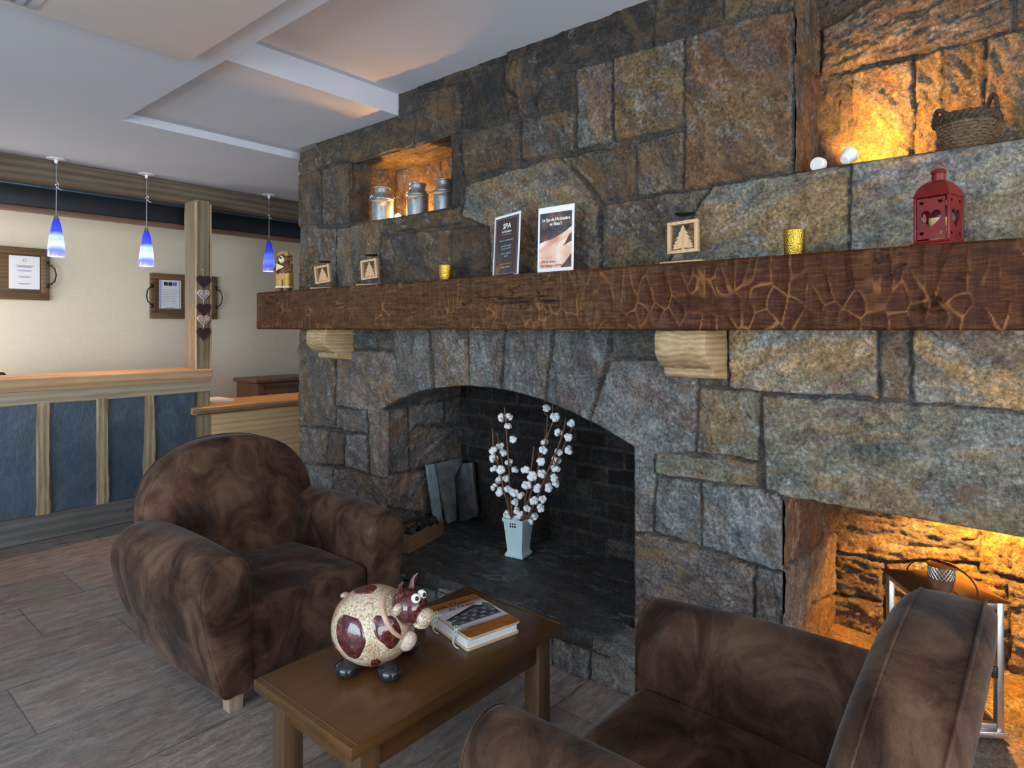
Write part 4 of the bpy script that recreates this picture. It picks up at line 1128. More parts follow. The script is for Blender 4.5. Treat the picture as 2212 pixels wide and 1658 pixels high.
def poster_base(px0, px1, h, label, rz, x):
    a = onX(x, px0, 600); b_ = onX(x, px1, 600); yc = (a.y+b_.y)/2
    r = empty('spa_poster', label, 'poster', (x, yc, ZM), WR+rz)
    return r
M_POSTER1 = simple('dark_brown_poster_print', hexc(62, 46, 48), 0.35, var=.03)
M_POSTER1B = simple('lighter_brown_poster_print', hexc(72, 54, 55), 0.35, var=.03)
M_LAV = simple('lavender_line_print', hexc(140, 140, 170), 0.4, var=.02)
M_TXTW = simple('white_print', hexc(240, 240, 240), 0.5, var=.0); M_TXTB = simple('light_blue_print', hexc(130, 185, 210), 0.5, var=.0)
M_TXTO = simple('orange_print', hexc(225, 105, 50), 0.5, var=.0); M_TXTK = simple('black_print', hexc(30, 28, 28), 0.5, var=0.0)
M_GOLDPR = simple('gold_print', hexc(200, 150, 70), 0.5, var=0.1)
def acrylic():
    n = NT('clear_acrylic'); return n.set(col=(1, 1, 1), rough=.03, trans=1.0, ior=1.3)
M_ACR = acrylic()
FX = R(PI/2, 'X')     # text stands upright in local x,z and faces -y
ps = empty('spa_poster', 'dark brown spa opening hours poster on the mantel', 'poster', (2.345, 2.035, ZM), WR-.30)
LX = R(-.05, 'X')
MB().box(-.115, .115, -.045, .03, 0, .003, .001).build('stand', M_ACR, ps)
sh = MB().box(-.118, .118, -.001, .001, .004, .305, M=LX).build('sheet', M_PAPER, ps)
pr = MB().box(-.106, .106, -.0017, -.001, .008, .292, M=LX).build('print', M_POSTER1, ps); 
bb = MB()
for x0, x1, z0, z1 in ((-.098, .098, .284, .2855), (-.098, .098, .0135, .015), (-.098, -.0965, .015, .284), (.0965, .098, .015, .284)): bb.box(x0, x1, -.0022, -.0017, z0, z1, M=LX)
bb.box(-.04, .045, -.0022, -.0017, .205, .208, M=LX)
tag(bb.build('border_line', M_LAV, ps), 'thin lavender border line')
flat_shape('diagonal_tint', [[(-.096, .19), (-.096, .016), (.012, .016), (-.05, .11)]], .0003, M_POSTER1B, ps, LX @ T(0, -.0019, 0))
def ptext(body, size, mat, z, x=0, xs=1.0, bold=.0, shear=0, root=ps, y=-.0024, lean=LX):
    return text('lettering', body, size, mat, root, lean @ T(x, y, z) @ FX, 'CENTER', shear, bold, 1.0, xs)
ptext('SPA', .036, M_TXTW, .247, 0, 1.25, .0006, .15); ptext("de l'Ardoisière", .0175, M_TXTW, .221, 0, .82, .0002)
ptext('Nous vous accueillons au SPA', .0105, M_TXTB, .178, 0, 1.0, .0002, .2)
ptext('du lundi au vendredi', .0115, M_TXTB, .151, 0, 1.0, .0002, .2); ptext('9h-12h et 14h-19h', .0115, M_TXTB, .137, 0, 1.0, .0002, .2)
ptext('samedi et dimanche', .0115, M_TXTB, .114, 0, 1.0, .0002, .2); ptext('14h-19h', .0115, M_TXTB, .100, 0, 1.0, .0002, .2)
ptext('Informations réservations', .0112, M_TXTO, .063, 0, .95, .0002, .1); ptext('05 62 40 02 64', .0125, M_TXTB, .046, 0, 1.0, .0003, .2)
b = MB()
for k in range(6): b.tube([(-.085+k*.004, -.0022, .016), (-.088+k*.007, -.0022, .035), (-.093+k*.011, -.0022, .05+.006*(k % 3))], .0007, 4, LX)
for k, (x, z) in enumerate(((-.094, .085), (-.055, .095), (-.092, .065), (-.075, .052), (-.06, .08))): b.ball(.002, LX @ T(x, -.0022, z) @ S3(1, .2, 1), 1)
b.build('gold_plant_print', M_GOLDPR, ps)

p2 = empty('spa_poster', 'white bordered spa poster with a picture of bare skin on the mantel', 'poster', (2.33, 1.722, ZM), WR)
MB().box(-.10, .10, -.03, .045, 0, .003, .001).build('stand', M_ACR, p2)
L2 = R(-.03, 'X')
MB().box(-.101, .101, -.001, .001, .006, .304, M=L2).build('sheet', M_PAPER, p2)
def photo_dark():
    n = NT('blurred_dark_photo_print'); co = n.coord()
    f = n.noise(co, 14, 2); g = n.noise(n.coord(loc=(2, 3, 1)), 18, 2)
    c = n.ramp(f, [(.35, hexc(66, 48, 52)), (.6, hexc(118, 88, 78))])
    c = n.mix(n.ramp(g, [(.52, 0), (.62, .8)]), c, hexc(40, 62, 78))
    return n.set(col=c, rough=.35)
def photo_skin():
    n = NT('skin_photo_print'); f = n.noise(n.coord((7, 7, 10)), 1.0, 3, .5, .6)
    c = n.ramp(f, [(.36, hexc(206, 146, 122)), (.5, hexc(232, 190, 170)), (.62, hexc(246, 222, 208))])
    return n.set(col=c, rough=.35)
MB().box(-.090, .090, -.0017, -.001, .022, .276, M=L2).build('print', photo_dark(), p2)
flat_shape('skin_picture', [[(-.090, .022), (.030, .022), (.06, .05), (.090, .085), (.090, .205), (.06, .187), (.03, .172), (0, .160), (-.03, .152), (-.06, .148), (-.090, .138)]], .0003, photo_skin(), p2, L2 @ T(0, -.0020, 0))
flat_shape('shadow_picture', [[(.040, .118), (.06, .126), (.075, .133), (.090, .138), (.090, .176), (.078, .168), (.066, .150), (.055, .132)]], .0003, simple('photo_brown_print', hexc(96, 62, 56), .35, var=.2, scale=30), p2, L2 @ T(0, -.0023, 0))
ptext("Le Spa de l'Ardoisière", .0205, M_TXTW, .244, 0.002, .86, .0004, 0, p2, -.0026, L2); ptext('en fêtes !!', .0205, M_TXTW, .223, 0.002, .86, .0004, 0, p2, -.0026, L2)
ptext('20% de remise', .015, M_TXTK, .052, -.038, .9, .0002, 0, p2, -.0026, L2); ptext('sur massage et forfait', .0155, M_TXTK, .034, -.018, .9, .0002, 0, p2, -.0026, L2)

# red metal lantern
rl = empty('red_lantern', 'red metal candle lantern with heart cutouts on the mantel', 'lantern', (2.345, .268, ZM), WR-.28)
def lantern_panel(name, w, h, parent, M, small=True, big=(.058, .056)):
    loops = [[(-w/2, 0), (w/2, 0), (w/2, h), (-w/2, h)], heart(big[0], big[1], 36, 0, h*.47)]
    if small:
        for sx in (-1, 1):
            for zz in (.13, .88): loops.append(heart(.0135, .0125, 18, sx*w*.33, h*zz))
    return flat_shape(name, loops, .0016, M_REDMETAL, parent, M)
W2 = .046; HB = .016; HP = .132
MB().box(-.058, .058, -.058, .058, 0, .006, .002).loft([[(s*a, t*a, z) for s, t in ((-1, -1), (1, -1), (1, 1), (-1, 1))] for a, z in ((.056, .006), (.050, .011), (.048, HB))]).build('base', M_REDMETAL, rl, autosmooth=20)
for sx in (-1, 1):
    for sy in (-1, 1): MB().box(sx*W2-.004, sx*W2+.004, sy*W2-.004, sy*W2+.004, HB, HB+HP, .001).build('corner_post', M_REDMETAL, rl)
d = lantern_panel('door', .078, HP-.008, rl, T(-.001, -W2-.002, HB+.004))
for zz in (.02, .098): MB().lathe([(.002, 0), (.002, .016)], 10, T(.041, -W2-.004, HB+zz)).build('hinge', M_REDMETAL, d)
MB().tube([(-.039, -W2-.005, HB+.03), (-.041, -W2-.009, HB+.04), (-.039, -W2-.005, HB+.055)], .0012, 6).build('latch', M_BLACK, d)
lantern_panel('side_panel', .084, HP, rl, T(W2, 0, HB) @ R(PI/2, 'Z'), True, (.056, .06)); lantern_panel('side_panel', .084, HP, rl, T(-W2, 0, HB) @ R(PI/2, 'Z'), True, (.056, .06))
lantern_panel('back_panel', .084, HP, rl, T(0, W2, HB), True, (.058, .056))
sqr = lambda a, z: [(s*a, t*a, z) for s, t in ((-1, -1), (1, -1), (1, 1), (-1, 1))]
zr = HB+HP
MB().loft([sqr(.050, zr), sqr(.052, zr+.003), sqr(.050, zr+.006), sqr(.045, zr+.020), sqr(.037, zr+.036), sqr(.026, zr+.047), sqr(.018, zr+.052)]).build('roof', M_REDMETAL, rl, autosmooth=25)
MB().lathe([(.018, zr+.050), (.0175, zr+.074), (.021, zr+.076), (.020, zr+.081), (.013, zr+.089), (.0, zr+.092)], 28).build('chimney', M_REDMETAL, rl)
b = MB(); 
for k in range(8):
    a = k*PI/4; b.ball(.0018, T(.0178*math.sin(-.5), -.0178*math.cos(.5), zr+.064) @ T(.005*math.cos(a), 0, .005*math.sin(a)), 1)
b.build('vent_hole', M_BLACK, rl)
MB().tube([(-.022*math.cos(q*PI/12), .0, zr+.078+.030*math.sin(q*PI/12)) for q in range(13)], .0013, 8, R(.9, 'Z')).build('carry_ring', M_REDMETAL, rl)
MB().lathe([(0, HB), (.026, HB), (.026, HB+.07), (.0, HB+.072)], 24).build('candle', simple('cream_candle', hexc(206, 180, 120), .5), rl)

# little wooden figure at the far end of the mantel
wf = empty('wooden_figurine', 'small carved wooden animal figurine in yellow trousers at the far mantel end', 'figurine', (2.385, 4.125, ZM), -PI/2+.55)
M_FY = wood('yellow_carved_wood', hexc(168, 122, 44), hexc(206, 164, 82), 'Z', 2, .5, .1, False); M_FB = wood('brown_carved_wood', hexc(84, 52, 32), hexc(128, 84, 54), 'Z', 2, .5, .1, False)
M_FC = simple('cream_carved_wood', hexc(222, 206, 160), .6, var=.05)
for xx, yy in ((-.028, -.012), (.026, -.008)): MB().lathe([(0, .0), (.03, .0), (.034, .012), (.032, .028), (.0, .032)], 20, T(xx, yy, 0) @ S3(.9, 1.3, 1)).build('foot', M_FB, wf)
b = MB(); b.box(-.05, -.003, -.036, .036, .036, .10, .012, seg=3).box(.002, .052, -.036, .036, .036, .10, .012, seg=3).box(-.05, .052, -.038, .038, .085, .15, .014, seg=3); b.build('trousers', M_FY, wf)
for xx in (-.052, .001): MB().box(xx, xx+.052, -.039, .039, .030, .045, .004).build('trouser_cuff', M_FC, wf)
b = MB(); b.lathe([(0, .13), (.046, .132), (.05, .16), (.04, .20), (.02, .222), (0, .225)], 24, S3(1, .85, 1)); b.tube([(-.046, 0, .19), (-.056, -.03, .155), (-.022, -.05, .140)], [.016, .017, .014], 10).tube([(.046, 0, .195), (.058, -.03, .155), (.022, -.05, .145)], [.016, .018, .015], 10); b.build('body', M_FB, wf)
b = MB(); b.ball(.042, T(0, -.004, .235) @ S3(1, .95, 1.0), 3); b.ball(.019, T(-.050, 0, .225) @ S3(.6, .8, 1.6), 2); b.ball(.016, T(.046, 0, .235) @ S3(.6, .8, 1.3), 2); b.build('head', M_FB, wf)
MB().ball(.024, T(-.004, -.034, .230) @ S3(1, .6, 1.15), 2).build('muzzle', M_FC, wf)
MB().ball(.006, T(-.016, -.042, .25), 2).build('eye', M_BLACKGLOSS, wf); MB().ball(.006, T(.012, -.042, .25), 2).build('eye', M_BLACKGLOSS, wf); MB().ball(.007, T(-.004, -.050, .238), 2).build('nose', M_BLACKGLOSS, wf)
b = MB(); b.add([(-.044, -.036, .255), (.046, -.036, .255), (.046, .034, .255), (-.044, .034, .255), (-.03, -.01, .288), (.024, -.01, .291), (.058, .0, .262)], [(0, 1, 5, 4), (1, 2, 5), (2, 3, 4, 5), (3, 0, 4), (0, 3, 2, 1), (1, 6, 2), (1, 2, 6)], smooth=False); b.build('hat', M_FY, wf)
b = MB(); b.add([(-.03, -.058, .200), (.03, -.062, .175), (-.034, -.060, .150), (-.03, -.054, .200), (.03, -.058, .175), (-.034, -.056, .150)], [(0, 1, 2), (5, 4, 3), (0, 3, 4, 1), (1, 4, 5, 2), (2, 5, 3, 0)], smooth=False); tag(b.build('paper_cone', M_FC, wf), 'cream triangle held in its paws')

# ================================================================== NICHES
def milk_can(loc, s, rz, label):
    r = empty('milk_can', label, 'milk can', loc, rz, group='galvanised milk cans in the small lit niche')
    pr = [(0, 0), (.062, 0), (.066, .004), (.066, .135), (.065, .145), (.060, .157), (.050, .172), (.046, .180), (.046, .183), (.049, .185), (.049, .207), (.053, .210), (.054, .214), (.050, .216), (.046, .214), (.044, .19), (0, .185)]
    MB().lathe([(a*s, z*s) for a, z in pr], 40).build('body', M_ZINC, r)
    MB().lathe([(.0655*s, .140*s), (.0685*s, .142*s), (.0685*s, .148*s), (.063*s, .152*s)], 40, cap=False).build('shoulder_band', M_ZINC, r)
    h = MB(); 
    a = [(-.066, 0, .152), (-.069, -.03, .146), (-.06, -.085, .126), (-.028, -.10, .118), (.028, -.10, .118), (.06, -.085, .126), (.069, -.03, .146), (.066, 0, .152)]
    h.tube([(x*s, y*s, z*s) for x, y, z in a], .0022, 8); hw = h.build('wire_handle', M_CHROME, r)
    MB().lathe([(.006, -.030*s), (.0085, -.024*s), (.009, 0), (.0085, .024*s), (.006, .030*s)], 14, T(0, -.10*s, .118*s) @ R(PI/2, 'Y')).build('wooden_grip', M_PLYW, hw)
    for q in (-1, 1): MB().tube([(q*.066*s, 0, .150*s), (q*.074*s, 0, .160*s), (q*.066*s, 0, .170*s), (q*.056*s, 0, .165*s)], .0028, 6).build('lug', M_ZINC, r)
ZN = 2.178
milk_can((2.60, 3.308, ZN), 1.06, WR+.75, 'milk can at the left of the lit niche, nearest its left jamb')
milk_can((2.64, 3.012, ZN), 1.02, WR+.55, 'middle milk can in the lit niche, right of the bulb')
milk_can((2.66, 2.79, ZN), .99, WR+.45, 'milk can half hidden by the right edge of the lit niche')
M_HOT = emissive('hot_halogen', (1.0, .74, .34), 60)
def small_spot(name, loc, aim, label, power, color, lens=.022, light_kind='SPOT', angle=140, group=None, rad=.02, blend=.6):
    """little white base, stem and tilted head with a glowing lens"""
    r = empty(name, label, 'spotlight', loc, group=group)
    MB().lathe([(0, 0), (.026, 0), (.026, .010), (.020, .014), (0, .014)], 28).build('base', M_WHITE, r)
    q = Vector(aim).normalized().to_track_quat('Z', 'Y').to_matrix().to_4x4()
    MB().tube([(0, 0, .012), (0, 0, .036)], .006, 10).build('stem', M_WHITE, r)
    Mh = T(0, 0, .048) @ q
    MB().lathe([(0, -.028), (.014, -.028), (.020, -.020), (lens+.006, .014), (lens+.008, .018), (lens, .018), (lens-.003, .012)], 28, Mh, cap=False).build('head', M_WHITE, r)
    MB().lathe([(0, .0105), (lens-.001, .0105)], 28, Mh, cap=False).build('lens', M_HOT, r)
    kw = dict(spot_size=math.radians(angle), spot_blend=blend) if light_kind == 'SPOT' else {}
    l = lamp_light(name+'_glow', light_kind, (0, 0, 0), power, color, r, rad, **kw)
    l.matrix_local = Mh @ T(0, 0, .024) @ R(PI, 'X')
    return r
# bare bulb among the milk cans
bn = empty('niche_bulb', 'glowing bare bulb standing between the milk cans', 'lamp', (2.668, 3.236, ZN))
MB().lathe([(0, 0), (.020, 0), (.020, .010), (.012, .014), (.011, .026), (0, .027)], 24).build('holder', M_WHITE, bn)
MB().ball(.020, T(0, 0, .046), 3).build('bulb', emissive('glowing_bulb', (1.0, .78, .42), 40), bn)
lamp_light('niche_bulb_glow', 'POINT', (0.0, 0, .076), 15.0, (1.0, .42, .07), bn, .012)
# spotlight and basket in the upper niche
lp = onX(2.59, 1830, 350)
sp_ = small_spot('niche_spotlight', (2.60, lp.y, 2.087), (.55, -.22, .42), 'small white spotlight in the upper niche beside the basket', 38, (1.0, .43, .06), angle=108)
jb = onX(2.60, 1772, 352)
o = MB().lathe([(0, -.016), (.024, -.016), (.027, -.012), (.027, .012), (.024, .016), (0, .016)], 28, R(1.3, 'Z') @ R(PI/2, 'X')).build('cable_disc', M_WHITE, None, (2.575, jb.y, 2.116)); tag(o, 'round white disc on edge in the upper niche, left of the spotlight', 'cable box')
o = MB().tube([(2.575, jb.y-.02, 2.097), (2.59, (jb.y+lp.y)/2, 2.091), (2.60, lp.y+.026, 2.093)], .004, 8).build('spotlight_cable', M_WHITE); tag(o, 'thin white cable between the disc and the spotlight', 'cable')
bs = empty('wicker_basket', 'small tapered wicker basket with two ear handles in the upper niche', 'basket', (2.655, .226, 2.087), math.radians(-48))
b = MB()
for k in range(11):
    z = .006+k*.0105; rad = .060+.021*(k/10)
    pts = [((rad+.0025*math.sin(q*9+k*PI))*math.cos(q*2*PI/48), (rad+.0025*math.sin(q*9+k*PI))*math.sin(q*2*PI/48), z+.0012*math.sin(q*1.3+k)) for q in range(48)]
    b.tube(pts, .0066, 7, closed=True)
b.lathe([(0, .0), (.060, .001), (.060, .006), (0, .006)], 30)
b.build('woven_body', M_WICKER, bs)
b = MB()
for k in range(14):
    a = k*2*PI/14; b.tube([(.063*math.cos(a), .063*math.sin(a), .004), (.075*math.cos(a+.05), .075*math.sin(a+.05), .06), (.089*math.cos(a), .089*math.sin(a), .118)], .002, 6)
b.build('tie_wires', M_WICKER, bs)
b = MB()
for j in range(4):
    b.tube([((.083+.010*math.cos(q*.9+j*PI/2))*math.cos(q*2*PI/60), (.083+.010*math.cos(q*.9+j*PI/2))*math.sin(q*2*PI/60), .122+.011*math.sin(q*.9+j*PI/2)+.002*math.sin(q*4.7+j)) for q in range(60)], .0075, 6, closed=True)
b.build('twisted_rim', M_DARKWICKER, bs)
for s in (-1, 1):
    b = MB()
    for j in range(3):
        b.tube([(s*(.084+.012*math.sin(t*PI/14)+.004*math.cos(t*1.2+j*2.1)), -.036+.072*t/14, .122+(.088 if s > 0 else .03)*math.sin(t*PI/14)+.004*math.sin(t*1.2+j*2.1)) for t in range(15)], .0052, 6)
    b.build('ear_handle', M_DARKWICKER, bs)

# lantern and lamp in the lower niche
gl = empty('metal_lantern', 'large glazed steel lantern in the orange lit lower niche', 'lantern', (2.735, .304, .124), math.atan2(.21, .148)*-1+PI/2)
a = .118; HT = .455
for sx in (-1, 1):
    for sy in (-1, 1): MB().box(sx*a-.011, sx*a+.011, sy*a-.011, sy*a+.011, .02, HT, .002).build('corner_post', M_CHROME, gl)
MB().box(-a-.02, a+.02, -a-.02, a+.02, 0, .022, .003).build('base', M_CHROME, gl)
for s in (-1, 1):
    for z0, z1 in ((HT-.026, HT), (.022, .045)):
        MB().box(-a+.011, a-.011, s*a-.010, s*a+.010, z0, z1, .002).build('rail', M_CHROME, gl); MB().box(s*a-.010, s*a+.010, -a+.011, a-.011, z0, z1, .002).build('rail', M_CHROME, gl)
M_GLASS = NT('lantern_glass').set(col=(1, 1, 1), rough=.0, trans=1.0, ior=1.01)
for s in (-1, 1):
    MB().box(-a+.008, a-.008, s*a-.0012, s*a+.0012, .04, HT-.02).build('glass_pane', M_GLASS, gl); MB().box(s*a-.0012, s*a+.0012, -a+.008, a-.008, .04, HT-.02).build('glass_pane', M_GLASS, gl)
M_COPPER = simple('bronzed_steel_roof', hexc(150, 112, 80), .28, .85, var=.1)
MB().loft([sqr(.140, HT), sqr(.143, HT+.002), sqr(.140, HT+.005), sqr(.05, HT+.030), sqr(.03, HT+.031)]).build('roof', M_COPPER, gl, autosmooth=20)
b = MB()
for k in range(5):
    for j in range(20):
        q = (j+.5*(k % 2))*2*PI/20
        b.tube([(.040*math.cos(q-.157), .040*math.sin(q-.157), HT+.030+k*.009), (.040*math.cos(q), .040*math.sin(q), HT+.039+k*.009)], .0022, 5).tube([(.040*math.cos(q+.157), .040*math.sin(q+.157), HT+.030+k*.009), (.040*math.cos(q), .040*math.sin(q), HT+.039+k*.009)], .0022, 5)
b.build('pierced_chimney', M_CHROME, gl)
MB().lathe([(0, HT+.074), (.046, HT+.074), (.047, HT+.077), (.0, HT+.080)], 36).build('chimney_cap', M_COPPER, gl)
MB().tube([(-.125*math.cos(q*PI/16), .006-.02*math.sin(q*PI/16), HT+.012+.07*math.sin(q*PI/16)) for q in range(17)], .0026, 8, R(.5, 'Z')).build('carry_handle', M_BLACK, gl)
MB().box(-a-.016, -a-.008, -a+.01, -a+.03, .20, .24, .003).build('latch', M_BLACK, gl)
sp2 = small_spot('niche_spotlight', (3.07, .25, .985), (.28, .12, .8), 'spotlight fixed up under the long lintel of the lower niche', 115, (1.0, .43, .06), angle=142)
sp2.rotation_euler = (PI, 0, 0)

# ================================================================== IN THE FIREPLACE
def rough_plate(name, pts, nrm, thick, mat, label, cat, group=None, amp=.004, seed=1, top_dx=(0, 0, 0)):
    """a split slab: outline of points in the room, thickness along nrm"""
    from mathutils import noise as mn
    b = bmesh.new(); n = Vector(nrm).normalized()
    P = [Vector(p) for p in pts]; dense = []
    for i, p in enumerate(P):
        q = P[(i+1) % len(P)]; k = max(1, int((q-p).length/.02))
        for j in range(k): dense.append(p.lerp(q, j/k))
    c = sum(dense, Vector())/len(dense)
    rings = []
    for sc, t in ((.0, 0), (.5, 0), (.93, 0), (1, .15), (1, .85), (.93, 1), (.5, 1), (.0, 1)):
        if sc == 0: rings.append([c+n*thick*t]); continue
        rings.append([c+(p-c)*sc+n*thick*t for p in dense])
    vs = []; fs = []; off = []
    for r in rings: off.append(len(vs)); vs += r
    m = len(dense)
    for i in range(len(rings)-1):
        for k in range(m):
            k2 = (k+1) % m
            A, B = rings[i], rings[i+1]
            if len(A) == 1: fs.append((off[i], off[i+1]+k2, off[i+1]+k))
            elif len(B) == 1: fs.append((off[i]+k, off[i]+k2, off[i+1]))
            else: fs.append((off[i]+k, off[i]+k2, off[i+1]+k2, off[i+1]+k))
    vs = [v+mn.noise_vector(v*18+Vector((seed, 0, 0)))*amp for v in vs]
    zmin = min(v.z for v in vs)
    o = MB().add(vs, fs).build(name, mat, None, autosmooth=40)
    return tag(o, label, cat, group)
M_SLAB1 = simple('pale_blue_slate_slab', (0.16, 0.20, 0.22), .6, var=.15, scale=18, bump=.4, bscale=60); M_SLAB2 = simple('grey_slate_slab', (0.10, 0.115, 0.12), .6, var=.3, scale=14, bump=.6, bscale=50)
M_SLAB3 = simple('dark_slate_slab', (0.062, 0.062, 0.066), .6, var=.35, scale=12, bump=.6, bscale=50)
gS = 'slate slabs leaning in the fireplace'
yv = 3.06
rough_plate('slate_slab', [onY(yv, *q) for q in ((922,1004),(939,1002),(947,1045),(957,1118),(955,1136),(944,1137),(937,1110),(930,1060))], (0, 1, 0), .022, M_SLAB1, 'narrow pale blue slate slab, leftmost of three leaning in the fireplace', 'stone slab', gS, .0015, 1)
rough_plate('slate_slab', [onY(yv+.02, *q) for q in ((943,1001),(965,997),(975,993),(997,990),(999,996),(983,1005),(985,1050),(986,1124),(968,1131),(958,1090),(948,1040))], (0, 1, 0), .022, M_SLAB2, 'middle grey slate slab with a flared top, leaning in the fireplace', 'stone slab', gS, .003, 2)
rough_plate('slate_slab', [onX(3.10, *q) for q in ((988,1003),(995,1000),(1018,1000),(1023,1050),(1029,1105),(1027,1115),(1008,1124),(992,1125),(985,1075),(984,1040))], (1, 0, 0), .028, M_SLAB3, 'broad dark slate slab leaning against the brick back of the fireplace', 'stone slab', gS, .004, 3)
kb = empty('kindling_box', 'torn brown board box with dark debris, half hidden behind the armchair', 'box', (2.74, 2.95, .183))
pl = [(-.30, 0), (.075, 0), (.085, .06), (.088, .095), (.06, .088), (.045, .095), (.02, .078), (-.02, .10), (-.05, .085), (-.09, .105), (-.14, .098), (-.30, .10)]
MB().prism(pl, -.005, .005, R(.25, 'Z')).build('front_board', M_BOXW, kb)
MB().prism([(-.30, 0), (.075, 0), (.08, .10), (-.30, .12)], .11, .12, R(.25, 'Z')).build('back_board', M_BOXW, kb)
MB().box(-.305, -.295, -.005, .12, 0, .11, M=R(.25, 'Z')).build('end_board', M_BOXW, kb); MB().box(.07, .08, -.005, .12, 0, .085, M=R(.25, 'Z')).build('end_board', M_BOXW, kb)
b = MB(); rg = random.Random(5)
for k in range(26):
    b.ball(rg.uniform(.018, .036), R(.25, 'Z') @ T(rg.uniform(-.27, .05), rg.uniform(.02, .10), rg.uniform(.03, .115)) @ R(rg.uniform(0, 3), 'X') @ S3(rg.uniform(.7, 1.5), rg.uniform(.5, 1), rg.uniform(.4, 1)), 1)
o = b.build('charred_debris', simple('charcoal', (.012, .014, .017), .7, var=.4), kb, autosmooth=10); o['kind'] = 'stuff'

vb = onZ(.18, 1120, 1200)
va = empty('cotton_vase', 'pale blue-white crackled square vase standing on the hearth', 'vase', (vb.x, vb.y, .185), math.radians(-80.3))
rings = [sqr(a, z) for a, z in ((.056, 0), (.058, .004), (.058, .014), (.051, .024), (.0475, .034), (.050, .06), (.064, .212), (.066, .216), (.066, .220), (.061, .220), (.059, .212), (.046, .04))]
MB().loft(rings).build('body', M_VASE, va, autosmooth=25)
b = MB()
for k in range(3):
    for j in range(2): b.box(-.021+k*.015, -.012+k*.015, -.0655+.0008*j, -.055, .176+j*.015, .185+j*.015, .001)
tag(b.build('pierced_holes', M_BLACK, va), 'small dark pierced holes')
CP = lambda a, b_: (CX*0+1040+a/4.479, 860+b_/4.479)
stems = [[(290,1190),(260,1060),(210,860),(165,650),(115,470),(105,285)], [(300,1190),(285,1000),(270,800),(262,620),(245,370),(235,200),(222,90)], [(305,1195),(262,1000),(218,720),(150,335)],
 [(400,1195),(450,1000),(530,780),(580,560),(640,360),(690,230),(687,55)], [(410,1195),(480,1090),(570,880),(660,660),(740,480),(800,300),(815,190)], [(430,1190),(560,920),(690,700),(790,480),(850,340),(915,235)],
 [(395,1190),(430,960),(470,760),(490,620),(510,465)], [(385,1195),(440,1020),(540,700),(560,520),(630,350),(640,170),(605,140)]]
bolls = [(205,185),(270,175),(258,268),(305,395),(115,500),(180,460),(212,525),(118,580),(120,680),(188,690),(265,620),(325,690),(170,785),(236,775),(120,855),(172,905),(258,880),(318,915),(378,940),(325,1005),(425,690),(490,755),(585,730),(540,865),(435,840),(510,990),(443,1065),(590,975),(573,1060),(650,865),(703,770),(722,822),(718,676),(725,600),(748,520),(745,330),(710,180),(866,240),(840,375),(845,500),(610,425),(598,500),(575,610),(630,95),(345,1090),(240,1115),(245,1165),(480,1185),(335,1178),(515,1140),(385,1130)]
names = ['shortest bare tip at far left', 'tallest of the left bunch', 'thin middle one of the left bunch', 'tallest of the right bunch', 'second tallest of the right bunch', 'leaning furthest to the right', 'short bare tip in the middle', 'ending in a dry brown husk']
dep = [2.77, 2.80, 2.84, 2.82, 2.78, 2.83, 2.76, 2.86]
rg = random.Random(11)
cot = MB()
for k in range(7):
    a = k*2.4; rr = .0 if k == 0 else .0105
    cot.ball(.0108, T(rr*math.cos(a), rr*math.sin(a), .004*math.sin(k*1.9)) @ S3(1, 1, 1.15), 2)
hus = MB()
for k in range(5):
    a = k*2*PI/5
    hus.add([(0, 0, -.017), (.012*math.cos(a-.4), .012*math.sin(a-.4), -.010), (.0225*math.cos(a), .0225*math.sin(a), .006), (.012*math.cos(a+.4), .012*math.sin(a+.4), -.010), (.015*math.cos(a), .015*math.sin(a), -.009)], [(0, 1, 4), (1, 2, 4), (2, 3, 4), (3, 0, 4)])
boll0 = None; branches = []
sp3 = []
for i, st in enumerate(stems):
    P3 = []
    n = len(st)
    for j, q in enumerate(st):
        d = vb.x + (dep[i]-vb.x)*min(1, j/(n-1)*1.6)
        P3.append(onX(d, *CP(*q)))
    base = Vector((vb.x+rg.uniform(-.012, .012), vb.y+rg.uniform(-.012, .012), .25))
    r = empty('cotton_branch', 'cotton branch in the pale vase, '+names[i], 'cotton branch', base, group='cotton branches in the fireplace vase')
    loc = [Vector((0, 0, 0))]+[p-base for p in P3]
    MB().tube(loc, [.0048]*(len(loc)-2)+[.0042, .0036], 7).build('stem', M_STEM, r)
    branches.append(r); sp3.append((st, loc, r, base, dep[i]))
